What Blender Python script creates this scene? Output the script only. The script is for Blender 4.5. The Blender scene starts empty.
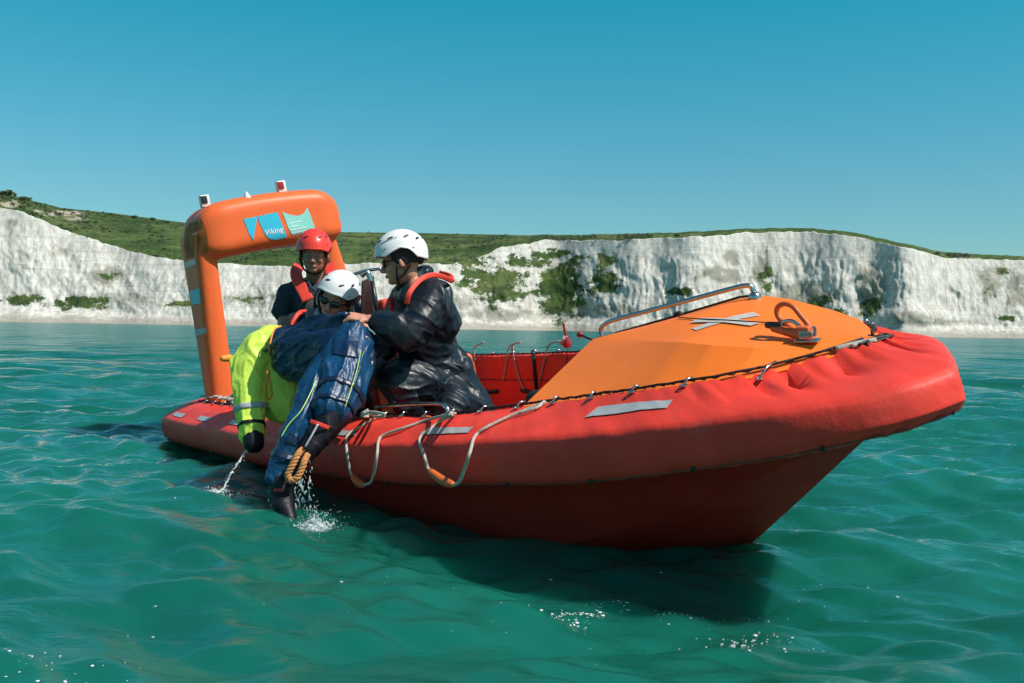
import bpy, bmesh, math, random
import numpy as np
from mathutils import Vector, Matrix, noise, Euler
from mathutils.bvhtree import BVHTree
random.seed(7); rng = np.random.default_rng(11)
SC = bpy.context.scene; COL = SC.collection
RAD = math.radians

# ------------------------------------------------------------------ camera
FPX, CAMH, W, H = 1000.0, 0.95, 1024, 683
rho, pit = RAD(.93), RAD(.72)
fw = np.array([0, math.cos(pit), -math.sin(pit)]); r0 = np.array([1, 0, 0.]); u0 = np.cross(r0, fw)
cr = math.cos(rho)*r0+math.sin(rho)*u0; cu = np.cross(cr, fw)
CP = np.array([0, 0, CAMH])
cam = bpy.data.cameras.new('camera'); co = bpy.data.objects.new('camera', cam); COL.objects.link(co)
cam.lens = FPX/W*36; cam.sensor_width = 36; cam.clip_end = 20000; cam.clip_start = .05
M4 = Matrix(((cr[0], cu[0], -fw[0], 0), (cr[1], cu[1], -fw[1], 0), (cr[2], cu[2], -fw[2], CAMH), (0, 0, 0, 1)))
co.matrix_world = M4
SC.camera = co

def ray(px, py):
    d = fw+cr*(px-W/2)/FPX-cu*(py-H/2)/FPX
    return d/d[1]
def at(px, py, D):
    """point D metres away (measured along Y) that the photo shows at px,py"""
    return Vector(CP+ray(px, py)*D)

# boat pose: heading, list to starboard, slight bow-up trim
BA, BL, BP = RAD(57), RAD(12), RAD(1.5)
BR = Matrix.Rotation(-BA, 4, 'Z') @ Matrix.Rotation(-BP, 4, 'Y') @ Matrix.Rotation(BL, 4, 'X')
BO = Vector((-.608, 7.066, 0))
BM = Matrix.Translation(BO) @ BR @ Matrix.Translation(Vector((-3, 0, 0)))
BMi = BM.inverted()
def w2b(p): return BMi @ Vector(p)
def hit(px, py, ax, val):
    """boat coordinates where the sight line meets the boat plane axis=val"""
    a = BMi @ Vector(CP); b = BMi.to_3x3() @ Vector(ray(px, py))
    return a+b*((val-a[ax])/b[ax])

# ------------------------------------------------------------------ materials
def nmat(name):
    m = bpy.data.materials.new(name); m.use_nodes = True
    nt = m.node_tree; b = nt.nodes['Principled BSDF']
    return m, nt, b
def N(nt, t, **kw):
    n = nt.nodes.new(t)
    for k, v in kw.items():
        if k in n.inputs: n.inputs[k].default_value = v
        else: setattr(n, k, v)
    return n
def pbr(name, col, rough=.5, metal=0, var=.15, scale=6, bump=0, bscale=40, dirt=None, dirt_amt=.5, coat=0, spec=.5, streak=(1, 1, 1)):
    m, nt, b = nmat(name); L = nt.links.new
    tc = N(nt, 'ShaderNodeTexCoord'); mp = N(nt, 'ShaderNodeMapping'); mp.inputs['Scale'].default_value = streak
    L(tc.outputs['Object'], mp.inputs[0])
    nz = N(nt, 'ShaderNodeTexNoise', Scale=scale, Detail=6, Roughness=.6); L(mp.outputs[0], nz.inputs['Vector'])
    rp = N(nt, 'ShaderNodeValToRGB'); c = col
    rp.color_ramp.elements[0].position = .3; rp.color_ramp.elements[1].position = .7
    rp.color_ramp.elements[0].color = (c[0]*(1-var), c[1]*(1-var), c[2]*(1-var), 1)
    rp.color_ramp.elements[1].color = (min(1, c[0]*(1+var*.6)), min(1, c[1]*(1+var*.6)), min(1, c[2]*(1+var*.6)), 1)
    L(nz.outputs['Fac'], rp.inputs[0]); out = rp.outputs[0]
    if dirt:
        n2 = N(nt, 'ShaderNodeTexNoise', Scale=scale*.7, Detail=10, Roughness=.75); L(mp.outputs[0], n2.inputs['Vector'])
        r2 = N(nt, 'ShaderNodeValToRGB'); r2.color_ramp.elements[0].position = .52; r2.color_ramp.elements[1].position = .72
        r2.color_ramp.elements[1].color = (dirt_amt,)*3+(1,)
        L(n2.outputs['Fac'], r2.inputs[0])
        mx = N(nt, 'ShaderNodeMixRGB'); mx.inputs[2].default_value = tuple(dirt)+(1,)
        L(r2.outputs[0], mx.inputs[0]); L(out, mx.inputs[1]); out = mx.outputs[0]
    L(out, b.inputs['Base Color'])
    b.inputs['Roughness'].default_value = rough; b.inputs['Metallic'].default_value = metal
    b.inputs['Specular IOR Level'].default_value = spec
    b.inputs['Coat Weight'].default_value = coat; b.inputs['Coat Roughness'].default_value = .1
    if bump:
        n3 = N(nt, 'ShaderNodeTexNoise', Scale=bscale, Detail=5, Roughness=.6); L(tc.outputs['Object'], n3.inputs['Vector'])
        bp = N(nt, 'ShaderNodeBump', Strength=bump, Distance=.01); L(n3.outputs['Fac'], bp.inputs['Height']); L(bp.outputs[0], b.inputs['Normal'])
    return m

MT = dict(
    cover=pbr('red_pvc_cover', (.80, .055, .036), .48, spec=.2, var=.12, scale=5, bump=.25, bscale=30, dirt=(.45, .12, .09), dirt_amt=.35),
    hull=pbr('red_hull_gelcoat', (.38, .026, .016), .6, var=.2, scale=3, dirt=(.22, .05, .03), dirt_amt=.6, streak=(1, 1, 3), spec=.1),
    canopy=pbr('orange_canopy_gelcoat', (.94, .20, .02), .5, spec=.25, var=.06, scale=4, bump=.06, bscale=90, dirt=(.6, .2, .1), dirt_amt=.25),
    arch=pbr('orange_arch_gelcoat', (.86, .145, .036), .42, var=.06, scale=3, dirt=(.5, .2, .12), dirt_amt=.2, coat=.0, spec=.3),
    hem=pbr('stained_hem', (.22, .04, .02), .7, var=.5, scale=14, bump=.3),
    deck=pbr('dark_deck', (.03, .028, .03), .8, var=.3, bump=.4, bscale=80),
    steel=pbr('steel', (.52, .52, .52), .24, 1, var=.1, scale=20),
    black=pbr('black_cord', (.012, .012, .014), .6, var=.2, scale=50),
    blackp=pbr('black_plastic', (.015, .015, .017), .35, var=.2),
    rope=pbr('pale_rope', (.55, .5, .42), .8, var=.25, scale=60, bump=.8, bscale=180, dirt=(.25, .2, .14), dirt_amt=.6),
    tan=pbr('tan_rope', (.55, .24, .08), .8, var=.3, scale=60, bump=.6, bscale=150),
    handle=pbr('orange_wooden_handle', (.65, .13, .03), .5, var=.2, scale=30),
    tape=pbr('reflective_tape', (.42, .44, .45), .35, var=.12, scale=40, dirt=(.25, .2, .2), dirt_amt=.5),
    marking=pbr('pale_marking', (.55, .5, .46), .5, var=.15, scale=30),
    redp=pbr('red_plastic', (.30, .015, .02), .35, var=.15),
    jacket=pbr('wet_black_waterproof', (.007, .013, .021), .40, var=.3, scale=8, bump=.12, bscale=90, spec=.42),
    navy=pbr('navy_cotton', (.018, .028, .045), .85, var=.25, scale=20, bump=.3, bscale=200),
    blue=pbr('wet_blue_suit', (.002, .048, .125), .38, var=.45, scale=9, bump=.2, bscale=90, spec=.5, dirt=(.003, .015, .05), dirt_amt=.8),
    bluedeep=pbr('wet_navy_suit', (.004, .022, .062), .34, var=.4, scale=7, bump=.15, bscale=90, spec=.5, dirt=(.004, .035, .11), dirt_amt=.7),
    bluedark=pbr('dark_blue_panel', (.006, .02, .05), .35, var=.3, scale=12, bump=.3),
    yellow=pbr('hi_vis_yellow', (.66, .86, .10), .5, var=.06, scale=8, bump=.3, bscale=50),
    lime=pbr('lime_piping', (.45, .7, .1), .5),
    boot=pbr('dark_boot', (.008, .008, .014), .5, spec=.3, var=.3, scale=12, bump=.3),
    redf=pbr('red_fabric', (.75, .05, .025), .6, var=.12, scale=20, bump=.3, bscale=120),
    vest=pbr('dark_vest', (.012, .015, .02), .7, var=.3, bump=.4, bscale=120),
    grey=pbr('grey_fabric', (.16, .17, .18), .7, var=.25, bump=.4),
    skin=pbr('skin', (.56, .25, .16), .5, var=.12, scale=14, bump=.15, bscale=120),
    skin2=pbr('tanned_skin', (.36, .17, .11), .45, var=.12, scale=14, bump=.15, bscale=120),
    eyew=pbr('eye_white', (.35, .32, .3), .3), lips=pbr('lips', (.42, .13, .11), .4), teeth=pbr('teeth', (.75, .72, .65), .3), hair=pbr('dark_hair', (.03, .018, .012), .6, var=.4, scale=60, bump=.6),
    white=pbr('white_helmet', (.78, .78, .77), .33, var=.04, scale=10, dirt=(.5, .48, .45), dirt_amt=.3),
    redh=pbr('red_helmet', (.8, .05, .035), .3, var=.08, scale=10),
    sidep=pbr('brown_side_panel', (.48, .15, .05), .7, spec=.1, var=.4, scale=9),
    lens=pbr('dark_lens', (.01, .008, .008), .06, spec=.8), liner=pbr('black_liner', (.012, .012, .014), .75, var=.2),
    cyan=pbr('cyan_decal', (.04, .48, .66), .3, var=.1), mint=pbr('mint_decal', (.28, .66, .58), .3, var=.08), wdecal=pbr('white_decal', (.85, .85, .85), .35),
    gdecal=pbr('grey_decal', (.08, .09, .1), .4), ldecal=pbr('light_grey_decal', (.4, .42, .44), .4),
    glint=pbr('white_glint', (.85, .88, .88), .25, var=.05),  # white that stands in for sun glints on the water
    perspex=pbr('dark_red_panel', (.09, .03, .03), .12, var=.3, spec=.7), glove=pbr('grey_glove', (.06, .075, .085), .4, var=.4, scale=20, bump=.6),
    lamp=pbr('white_housing', (.7, .7, .7), .4), orangen=pbr('orange_cord', (.8, .28, .02), .6),
    leafA=pbr('scrub_leaf', (.035, .065, .02), .8, var=.5, scale=.08), leafB=pbr('scrub_leaf_olive', (.06, .09, .03), .8, var=.5, scale=.08),
)
m, nt, b = nmat('splash_water'); b.inputs['Base Color'].default_value = (.85, .95, .95, 1); b.inputs['Roughness'].default_value = .08
b.inputs['Transmission Weight'].default_value = .6; b.inputs['IOR'].default_value = 1.33; MT['drop'] = m

# ------------------------------------------------------------------ mesh helpers
def link(name, me, mat=None, parent=None, smooth=True):
    o = bpy.data.objects.new(name, me); COL.objects.link(o)
    if mat is not None: me.materials.clear(); me.materials.append(mat)
    if parent is not None:
        o.parent = parent
        o.matrix_parent_inverse = parent_inv.get(parent.name, Matrix.Identity(4))
    if smooth and len(me.polygons): me.polygons.foreach_set('use_smooth', [True]*len(me.polygons))
    return o
parent_inv = {}
def tag(o, label=None, cat=None, group=None, kind=None):
    if label: o['label'] = label
    if cat: o['category'] = cat
    if group: o['group'] = group
    if kind: o['kind'] = kind
    return o
def empty(name, mw, label, cat, group=None, world_children=True):
    o = bpy.data.objects.new(name, None); COL.objects.link(o); o.empty_display_size = .2
    o.matrix_world = mw
    if world_children: parent_inv[o.name] = mw.inverted()
    return tag(o, label, cat, group)

class MB:
    def __init__(s): s.v = []; s.f = []
    def add(s, vs, fs):
        k = len(s.v); s.v += [tuple(p) for p in vs]; s.f += [tuple(i+k for i in f) for f in fs]; return s
    def grid(s, rows, closed=False, cap=False):
        n = len(rows[0]); vs = [p for r in rows for p in r]; fs = []
        for i in range(len(rows)-1):
            for j in range(n if closed else n-1):
                j2 = (j+1) % n; fs.append((i*n+j, i*n+j2, (i+1)*n+j2, (i+1)*n+j))
        if cap: fs += [tuple(range(n-1, -1, -1)), tuple((len(rows)-1)*n+j for j in range(n))]
        return s.add(vs, fs)
    def tube(s, pts, r, n=8, closed=False, cap=True):
        pts = [Vector(p) for p in pts]; rows = []; m = len(pts)
        rr = r if isinstance(r, (list, tuple)) else [r]*m
        up = None
        for i, p in enumerate(pts):
            t = (pts[min(i+1, m-1)]-pts[max(i-1, 0)]).normalized() if not closed else (pts[(i+1) % m]-pts[i-1]).normalized()
            if up is None: up = t.orthogonal().normalized()
            up = (up-t*up.dot(t)); up = up.normalized() if up.length > 1e-6 else t.orthogonal().normalized()
            bb = t.cross(up)
            rows.append([p+(up*math.cos(a)+bb*math.sin(a))*rr[i] for a in [2*math.pi*k/n for k in range(n)]])
        if closed: rows.append(rows[0]); cap = False
        return s.grid(rows, True, cap)
    def capsule(s, p0, r0, p1, r1, flat=1, side=None, n=16):
        p0 = Vector(p0); p1 = Vector(p1); t = (p1-p0); L = t.length; t = t.normalized() if L > 1e-6 else Vector((0, 0, 1))
        a = Vector(side) if side is not None else t.orthogonal(); a = (a-t*a.dot(t)).normalized(); b = t.cross(a)
        rows = []; K = 6
        for k in range(K+1):
            th = math.pi/2*(1-k/K); rows.append((p0-t*r0*math.sin(th), r0*max(math.cos(th), .02)))
        for k in range(K+1):
            th = math.pi/2*k/K; rows.append((p1+t*r1*math.sin(th), r1*max(math.cos(th), .02)))
        g = [[c+(a*math.cos(x)+b*flat*math.sin(x))*r for x in [2*math.pi*j/n for j in range(n)]] for c, r in rows]
        return s.grid(g, True, True)
    def ell(s, c, ax, n=14):
        """ellipsoid: ax = three axis vectors already scaled"""
        c = Vector(c); a, b, d = [Vector(x) for x in ax]; rows = []
        for i in range(n+1):
            th = math.pi*(.01+.98*i/n)
            rows.append([c+d*math.cos(th)+(a*math.cos(x)+b*math.sin(x))*math.sin(th) for x in [2*math.pi*j/(2*n) for j in range(2*n)]])
        return s.grid(rows[::-1] if Vector(a).cross(b).dot(d) > 0 else rows, True, True)
    def box(s, c, size, R=None, bev=0):
        bm = bmesh.new(); bmesh.ops.create_cube(bm, size=1)
        bmesh.ops.scale(bm, vec=size, verts=bm.verts)
        if bev: bmesh.ops.bevel(bm, geom=bm.edges[:], offset=bev, segments=3, profile=.5, affect='EDGES')
        if R is not None: bmesh.ops.transform(bm, matrix=R, verts=bm.verts)
        bmesh.ops.translate(bm, vec=c, verts=bm.verts)
        bm.verts.index_update()
        s.add([v.co[:] for v in bm.verts], [[v.index for v in f.verts] for f in bm.faces]); bm.free(); return s
    def mesh(s, name='m'):
        me = bpy.data.meshes.new(name); me.from_pydata(s.v, [], s.f); me.update()
        bm = bmesh.new(); bm.from_mesh(me); bmesh.ops.recalc_face_normals(bm, faces=bm.faces); bm.to_mesh(me); bm.free()
        return me
    def build(s, name, mat, parent=None, smooth=True, mods=()):
        me = s.mesh(name); o = link(name, me, mat, parent, smooth)
        for t, kw in mods:
            md = o.modifiers.new(t, t)
            for k, v in kw.items(): setattr(md, k, v)
        if mods: bake(o, mat)
        return o
def bake(o, mat=None):
    dg = bpy.context.evaluated_depsgraph_get(); dg.update()
    me = bpy.data.meshes.new_from_object(o.evaluated_get(dg)); o.modifiers.clear(); o.data = me
    me.materials.clear()
    if mat is not None: me.materials.append(mat)
    me.polygons.foreach_set('use_smooth', [True]*len(me.polygons))
def blob(mb, name, mat, parent, vox=.008, sm=3, wr=0, wf=8, wr2=0, wf2=22, axis=None, seed=0, wr3=0):
    """fuse closed shapes into one continuous skin, then crease it"""
    o = mb.build(name, mat, parent, mods=[('REMESH', dict(mode='VOXEL', voxel_size=vox)), ('SMOOTH', dict(iterations=sm, factor=.5))])
    if wr or wr2:
        me = o.data; sd = Vector((seed*7.3, seed*3.1, seed*1.7)); q = Matrix.Identity(3)
        if axis is not None:
            a = Vector(axis).normalized(); q = a.to_track_quat('Z', 'Y').to_matrix().transposed()
        nv = [v.normal.copy() for v in me.vertices]
        for v, n in zip(me.vertices, nv):
            p = q @ v.co; p = Vector((p.x*1.0, p.y*1.0, p.z*.33 if axis is not None else p.z))+sd
            w = noise.noise_vector(p*wf*.45)*.6
            q1 = abs(noise.noise(p*wf+w*1.5)); q2 = abs(noise.noise(p*wf2+w*3)); a1 = .55*(1-2.6*q1)+.8*max(0, 1-6*q1); a2 = .2*(1-2.6*q2)+1.1*max(0, 1-4.5*q2)
            a3 = (1-2.6*abs(noise.noise(Vector((p.x, p.y, p.z*2.2))*wf2*1.9+w*4))) if wr3 else 0; v.co += n*(wr*a1+wr2*a2+wr3*a3)
        me.update()
    return o
def smoothpath(pts, k=6):
    pts = [Vector(p) for p in pts]; out = []
    P = [pts[0]*2-pts[1]]+pts+[pts[-1]*2-pts[-2]]
    for i in range(1, len(P)-2):
        for j in range(k):
            t = j/k; a, b, c, d = P[i-1], P[i], P[i+1], P[i+2]
            out.append(.5*((2*b)+(c-a)*t+(2*a-5*b+4*c-d)*t*t+(3*b-a-3*c+d)*t**3))
    out.append(pts[-1]); return out
def crv(keys, x): return float(np.interp(x, [k[0] for k in keys], [k[1] for k in keys]))

# ------------------------------------------------------------------ world, sun
wd = bpy.data.worlds.new('World'); SC.world = wd; wd.use_nodes = True; nt = wd.node_tree
sunv = Vector((.55, -.27, .79)).normalized()
elev = math.asin(sunv.z); azim = math.atan2(sunv.x, sunv.y)
sky = nt.nodes.new('ShaderNodeTexSky'); sky.sky_type = 'NISHITA'; sky.sun_disc = False
sky.sun_elevation = elev; sky.sun_rotation = azim; sky.air_density = 1.0; sky.dust_density = .6; sky.ozone_density = 1.5
bg = nt.nodes['Background']; bg.inputs[1].default_value = .085
tint = nt.nodes.new('ShaderNodeMixRGB'); tint.blend_type = 'MULTIPLY'; tint.inputs[0].default_value = 1
tcw = nt.nodes.new('ShaderNodeTexCoord'); sxyz = nt.nodes.new('ShaderNodeSeparateXYZ'); nt.links.new(tcw.outputs['Generated'], sxyz.inputs[0])
rw = nt.nodes.new('ShaderNodeValToRGB'); cr_ = rw.color_ramp
while len(cr_.elements) < 4: cr_.elements.new(.5)
for e_, (p_, c_) in zip(cr_.elements, [(0, (.76, 1.09, 1.07)), (.13, (.56, 1.11, 1.12)), (.32, (.11, 1.36, 1.24)), (.60, (.85, 1.05, .98))]): e_.position = p_; e_.color = c_+(1,)
nt.links.new(sxyz.outputs[2], rw.inputs[0]); nt.links.new(rw.outputs[0], tint.inputs[2])
nt.links.new(sky.outputs[0], tint.inputs[1]); nt.links.new(tint.outputs[0], bg.inputs[0])
sl = bpy.data.lights.new('sun', 'SUN'); sl.energy = 4.8; sl.angle = RAD(.5); sl.color = (1, .95, .88)
so = bpy.data.objects.new('sun', sl); COL.objects.link(so); so.rotation_euler = (-sunv).to_track_quat('-Z', 'Y').to_euler(); so.location = (5, -3, 9)
SC.view_settings.view_transform = 'Standard'; SC.view_settings.look = 'None'; SC.view_settings.exposure = .12; SC.view_settings.gamma = 1
SC.view_settings.use_curve_mapping = False

# ------------------------------------------------------------------ sea
def sea_height(X, Y, sp):
    Z = np.zeros_like(X); r = np.random.default_rng(3496)
    for i in range(70):
        lam = .16*(1.085**i)*(1+.05*r.random())              # 0.16 m .. 45 m
        th = RAD(255)+r.normal()*(.75 if lam < 2 else .45)
        k = 2*math.pi/lam; a = .0036*lam**.62*(1 if lam < 9 else .55)*(.6+.8*r.random())
        if lam < .9: a *= 2.3
        if .7 < lam < 5: a *= 1.5
        ph = r.random()*6.28
        q = k*(X*math.cos(th)+Y*math.sin(th))+ph+.6*np.sin(.37*k*(X*math.sin(th)-Y*math.cos(th))+ph*2)
        fade = np.clip((lam/(sp*2.5)-1), 0, 1)
        s = np.sin(q); Z += a*fade*(s+.35*(1-np.cos(2*q))*.5+.18*np.cos(2*q))
    return Z
nr, nc = 1050, 1120
dd = np.linspace(0, 1, nr)
dep = 820*(1-dd)**1.35+.9                                   # rows thin out towards the shore
Yr = CAMH*FPX/dep+0.0
ang = np.linspace(-1.62, 1.62, nc); tanx = np.tan(ang*.78)*1.0
Yg = np.repeat(Yr[:, None], nc, 1)-.35; tt = np.linspace(-1, 1, nc); Xg = (Yg+.6)*(.62*tt+1.65*tt**5)[None, :]
Xg = Xg + .0
sp = np.maximum(np.gradient(Yr)[:, None]*np.ones((1, nc)), np.gradient(Xg, axis=1))
Zg = sea_height(Xg, Yg, sp)
co_ = np.stack([Xg, Yg, Zg], -1).reshape(-1, 3).astype(np.float32)
idx = np.arange(nr*nc).reshape(nr, nc)
q = np.stack([idx[:-1, :-1], idx[:-1, 1:], idx[1:, 1:], idx[1:, :-1]], -1).reshape(-1, 4)
me = bpy.data.meshes.new('sea'); me.vertices.add(len(co_)); me.vertices.foreach_set('co', co_.ravel())
me.loops.add(q.size); me.loops.foreach_set('vertex_index', q.ravel().astype(np.int32))
me.polygons.add(len(q)); me.polygons.foreach_set('loop_start', np.arange(0, q.size, 4, dtype=np.int32)); me.update(calc_edges=True)
lod = np.clip((np.maximum(sp, .012)/.012-1)/22, 0, 1)**.6
a_ = me.attributes.new('unresolved', 'FLOAT', 'POINT'); a_.data.foreach_set('value', lod.ravel().astype(np.float32))
m, nt, b = nmat('sea_water'); L = nt.links.new
at_ = N(nt, 'ShaderNodeAttribute'); at_.attribute_name = 'unresolved'
def lodmap(a0, a1):
    r = N(nt, 'ShaderNodeMapRange'); r.inputs['To Min'].default_value = a0; r.inputs['To Max'].default_value = a1; L(at_.outputs['Fac'], r.inputs['Value']); return r.outputs[0]
tc = N(nt, 'ShaderNodeTexCoord')
n1 = N(nt, 'ShaderNodeTexNoise', Scale=.5, Detail=4); L(tc.outputs['Object'], n1.inputs['Vector'])
rp = N(nt, 'ShaderNodeValToRGB'); rp.color_ramp.elements[0].color = (.0025, .086, .061, 1); rp.color_ramp.elements[1].color = (.006, .140, .102, 1)
rp.color_ramp.elements[0].position = .3; rp.color_ramp.elements[1].position = .7
L(n1.outputs['Fac'], rp.inputs[0]); L(rp.outputs[0], b.inputs['Base Color'])
b.inputs['Roughness'].default_value = .03; b.inputs['IOR'].default_value = 1.42; b.subsurface_method = 'BURLEY'; b.inputs['Subsurface Weight'].default_value = 1; b.inputs['Subsurface Radius'].default_value = (.15, 1, .8); b.inputs['Subsurface Scale'].default_value = .3
mp = N(nt, 'ShaderNodeMapping'); mp.inputs['Scale'].default_value = (.75, 1.15, 1); mp.inputs['Rotation'].default_value = (0, 0, RAD(-14)); L(tc.outputs['Object'], mp.inputs[0])
n2 = N(nt, 'ShaderNodeTexNoise', Scale=7, Detail=8, Roughness=.6, Distortion=.25); L(mp.outputs[0], n2.inputs['Vector'])
n3 = N(nt, 'ShaderNodeTexNoise', Scale=1.1, Detail=5, Roughness=.6, Distortion=.4); L(mp.outputs[0], n3.inputs['Vector'])
bp = N(nt, 'ShaderNodeBump', Strength=.42, Distance=.03); L(n2.outputs['Fac'], bp.inputs['Height'])
bp2 = N(nt, 'ShaderNodeBump', Strength=.45, Distance=.28); L(n3.outputs['Fac'], bp2.inputs['Height']); L(bp2.outputs[0], bp.inputs['Normal'])
L(lodmap(.03, .16), b.inputs['Roughness']); L(lodmap(.5, .30), b.inputs['Specular IOR Level']); L(lodmap(.18, .8), bp2.inputs['Strength'])
n4 = N(nt, 'ShaderNodeTexNoise', Scale=.22, Detail=4, Roughness=.6, Distortion=.4); L(mp.outputs[0], n4.inputs['Vector'])
bp3 = N(nt, 'ShaderNodeBump', Strength=.8, Distance=1.7); L(lodmap(.0, .9), bp3.inputs['Strength']); L(n4.outputs['Fac'], bp3.inputs['Height']); L(bp3.outputs[0], bp2.inputs['Normal'])
L(bp.outputs[0], b.inputs['Normal'])
tag(link('sea', me, m), kind='structure')

# ------------------------------------------------------------------ chalk cliffs and downs
CD = 850.
topk = [(-700, 250), (-300, 215), (-60, 196), (0, 207), (20, 212), (60, 229), (110, 246), (150, 256), (200, 264), (300, 266), (400, 262), (450, 264), (480, 256), (500, 247), (540, 241), (620, 240), (690, 237), (740, 233), (800, 232), (830, 234), (870, 240), (920, 251), (940, 257), (970, 259), (1024, 260), (1200, 262), (1700, 275)]
skyk = [(-700, 225), (-300, 190), (-60, 184), (0, 192), (20, 198), (60, 208), (110, 213), (170, 221), (230, 228), (330, 232), (420, 233), (560, 236), (690, 234), (735, 231), (790, 231.5), (830, 233.5), (870, 239.5), (920, 250), (935, 252), (970, 255), (1024, 258), (1200, 260), (1700, 272)]
def hz(px): return 321.5+(px/1024)*16.6
def px2z(px, py, D): return CAMH+(hz(px)-1.0-py)*D/FPX
veg = [(548, 276, 52, 22, .5), (470, 262, 30, 8, .7), (610, 290, 22, 10, .5), (497, 285, 30, 20, 1), (560, 290, 26, 30, 1.1), (604, 282, 16, 16, .9), (550, 254, 28, 6, .8), (520, 262, 30, 9, .7), (470, 275, 16, 14, .8), (680, 292, 14, 5, 1), (605, 262, 12, 10, .8), (575, 262, 14, 10, .6),
       (25, 299, 26, 6, 1), (80, 302, 34, 7, 1), (178, 304, 14, 4, .8), (255, 300, 40, 5, .5), (107, 275, 16, 9, .35), (810, 302, 24, 9, .7), (868, 306, 14, 10, .9), (836, 312, 10, 6, .9), (765, 280, 10, 16, .6), (745, 300, 20, 4, .4), (735, 288, 14, 4, .3), (1010, 318, 12, 4, .7), (985, 285, 10, 20, .3), (1000, 270, 12, 10, .4), (930, 318, 20, 4, .3)]
stn = [(107, 275, 20, 12, 1), (60, 250, 20, 10, .5), (245, 300, 60, 10, .6), (730, 258, 10, 14, .9), (722, 275, 24, 10, 1), (760, 270, 10, 20, 1), (805, 295, 36, 14, 1), (870, 290, 16, 28, 1), (988, 282, 14, 22, 1), (1015, 290, 14, 24, .8), (912, 318, 24, 9, 1.1), (640, 300, 20, 14, .3), (450, 300, 30, 16, .7), (590, 310, 60, 8, .8), (500, 315, 60, 8, .8), (10, 225, 10, 8, .7), (115, 300, 60, 12, .6), (960, 322, 60, 6, .6)]
pxs = np.r_[np.linspace(-2400, -64, 240), np.linspace(-60, 1084, 1250), np.linspace(1088, 3400, 240)]
nface, nhill = 90, 60
V = []; A1 = []; A2 = []; A3 = []
def blobs(lst, px, py):
    s = 0
    for (a, b_, rx, ry, k) in lst: s = np.maximum(s, k*np.exp(-((px-a)/rx)**2-((py-b_)/ry)**2))
    return s
def fbm(x, y, z, o=4): return noise.fractal(Vector((x, y, z)), 1.0, 2.0, o)
for px in pxs:
    cx = (px-512)/FPX
    y0 = CD+40*noise.noise(Vector((px*.006, 3.1, 0)))+12*noise.noise(Vector((px*.022, 9.1, 0)))
    y0 += 45*math.exp(-((px-545)/55)**2)-20*math.exp(-((px-690)/40)**2)-25*math.exp(-((px-905)/25)**2)
    ptop, psky = crv(topk, px), min(crv(skyk, px), crv(topk, px)-1.5)
    ptop += 1.6*noise.noise(Vector((px*.06, 1.7, 0)))+1.0*noise.noise(Vector((px*.2, 5.7, 0)))
    ztop = px2z(px, ptop, y0+40)
    sky_d = 420.; zsky = px2z(px, psky, y0+sky_d)
    wx = cx*CD
    for j in range(nface+1):
        t = j/nface
        z = -1.5+(ztop+1.5)*t
        tal = 13*max(0, 1-t*6)**1.4                       # talus and beach at the foot
        rr = abs(fbm(wx*.022+z*.006, z*.014, .3, 4)); r2 = fbm(wx*.06+z*.035, z*.05, 2.3, 5); r3 = fbm(wx*.26-z*.08, z*.13, 5.5, 4); r4 = 1-2.4*abs(noise.noise(Vector((wx*.075+1.2*noise.noise(Vector((z*.06, wx*.02, 4))), z*.016, 7.7)))); r4 += .6*(1-2.4*abs(noise.noise(Vector((wx*.21+.8*noise.noise(Vector((z*.1, wx*.03, 9))), z*.035, 3.3)))))
        rec = 40*t
        env = .25+.75*math.sin(math.pi*min(1, t*1.05+.05))
        y = y0+rec-tal+(4*rr+1.5*r2+.9*r3-1.9*r4*(.45 if px < 400 else 1))*env
        bm_ = blobs([(912, 318, 26, 10, 1)], px, hz(px)-z*FPX/CD)
        y -= 10*bm_
        V.append((cx*y, y, z)); pyv = hz(px)-z*FPX/y
        n_ = .5+.5*fbm(wx*.09, z*.14, 8.8, 5)
        g = blobs(veg, px, pyv); A1.append(min(1, max(0, g*1.25-.06+(n_-.5)*1.3*min(1, g*3))))
        A2.append(min(1, max(0, blobs(stn, px, pyv)*1.1*(.2+n_)))); A3.append(0)
    for j in range(1, nhill+1):
        t = j/nhill
        y = y0+40+(sky_d-40)*t**1.5; z = ztop+(zsky-ztop)*(t**1.2 if j < nhill else 1)
        if zsky*1.0 > ztop+4: z += 1.1*fbm(wx*.03, y*.03, 1.1, 4)*math.sin(math.pi*t)
        V.append((cx*y, y, z)); pyv = hz(px)-z*FPX/y
        A1.append(1); A2.append(0)
        A3.append(float(blobs([(60, 214, 26, 4, 1), (10, 204, 14, 5, .9), (75, 219, 18, 4, .8), (40, 211, 14, 3, .7)], px, pyv)*(.3+.9*(.5+.5*fbm(wx*.05, y*.02, 4, 4)))))
    V.append((cx*(y+900), y+900, z-60)); A1.append(1); A2.append(0); A3.append(0)
nrow = nface+1+nhill+1
idx = np.arange(len(pxs)*nrow).reshape(len(pxs), nrow)
q = np.stack([idx[:-1, :-1], idx[1:, :-1], idx[1:, 1:], idx[:-1, 1:]], -1).reshape(-1, 4)
me = bpy.data.meshes.new('chalk_cliffs'); me.vertices.add(len(V)); me.vertices.foreach_set('co', np.array(V, np.float32).ravel())
me.loops.add(q.size); me.loops.foreach_set('vertex_index', q.ravel().astype(np.int32))
me.polygons.add(len(q)); me.polygons.foreach_set('loop_start', np.arange(0, q.size, 4, dtype=np.int32)); me.update(calc_edges=True)
for nm, arr in (('veg', A1), ('stain', A2), ('bare', A3)):
    a = me.attributes.new(nm, 'FLOAT', 'POINT'); a.data.foreach_set('value', np.array(arr, np.float32))
m, nt, b = nmat('chalk_and_turf'); L = nt.links.new
tc = N(nt, 'ShaderNodeTexCoord')
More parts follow.
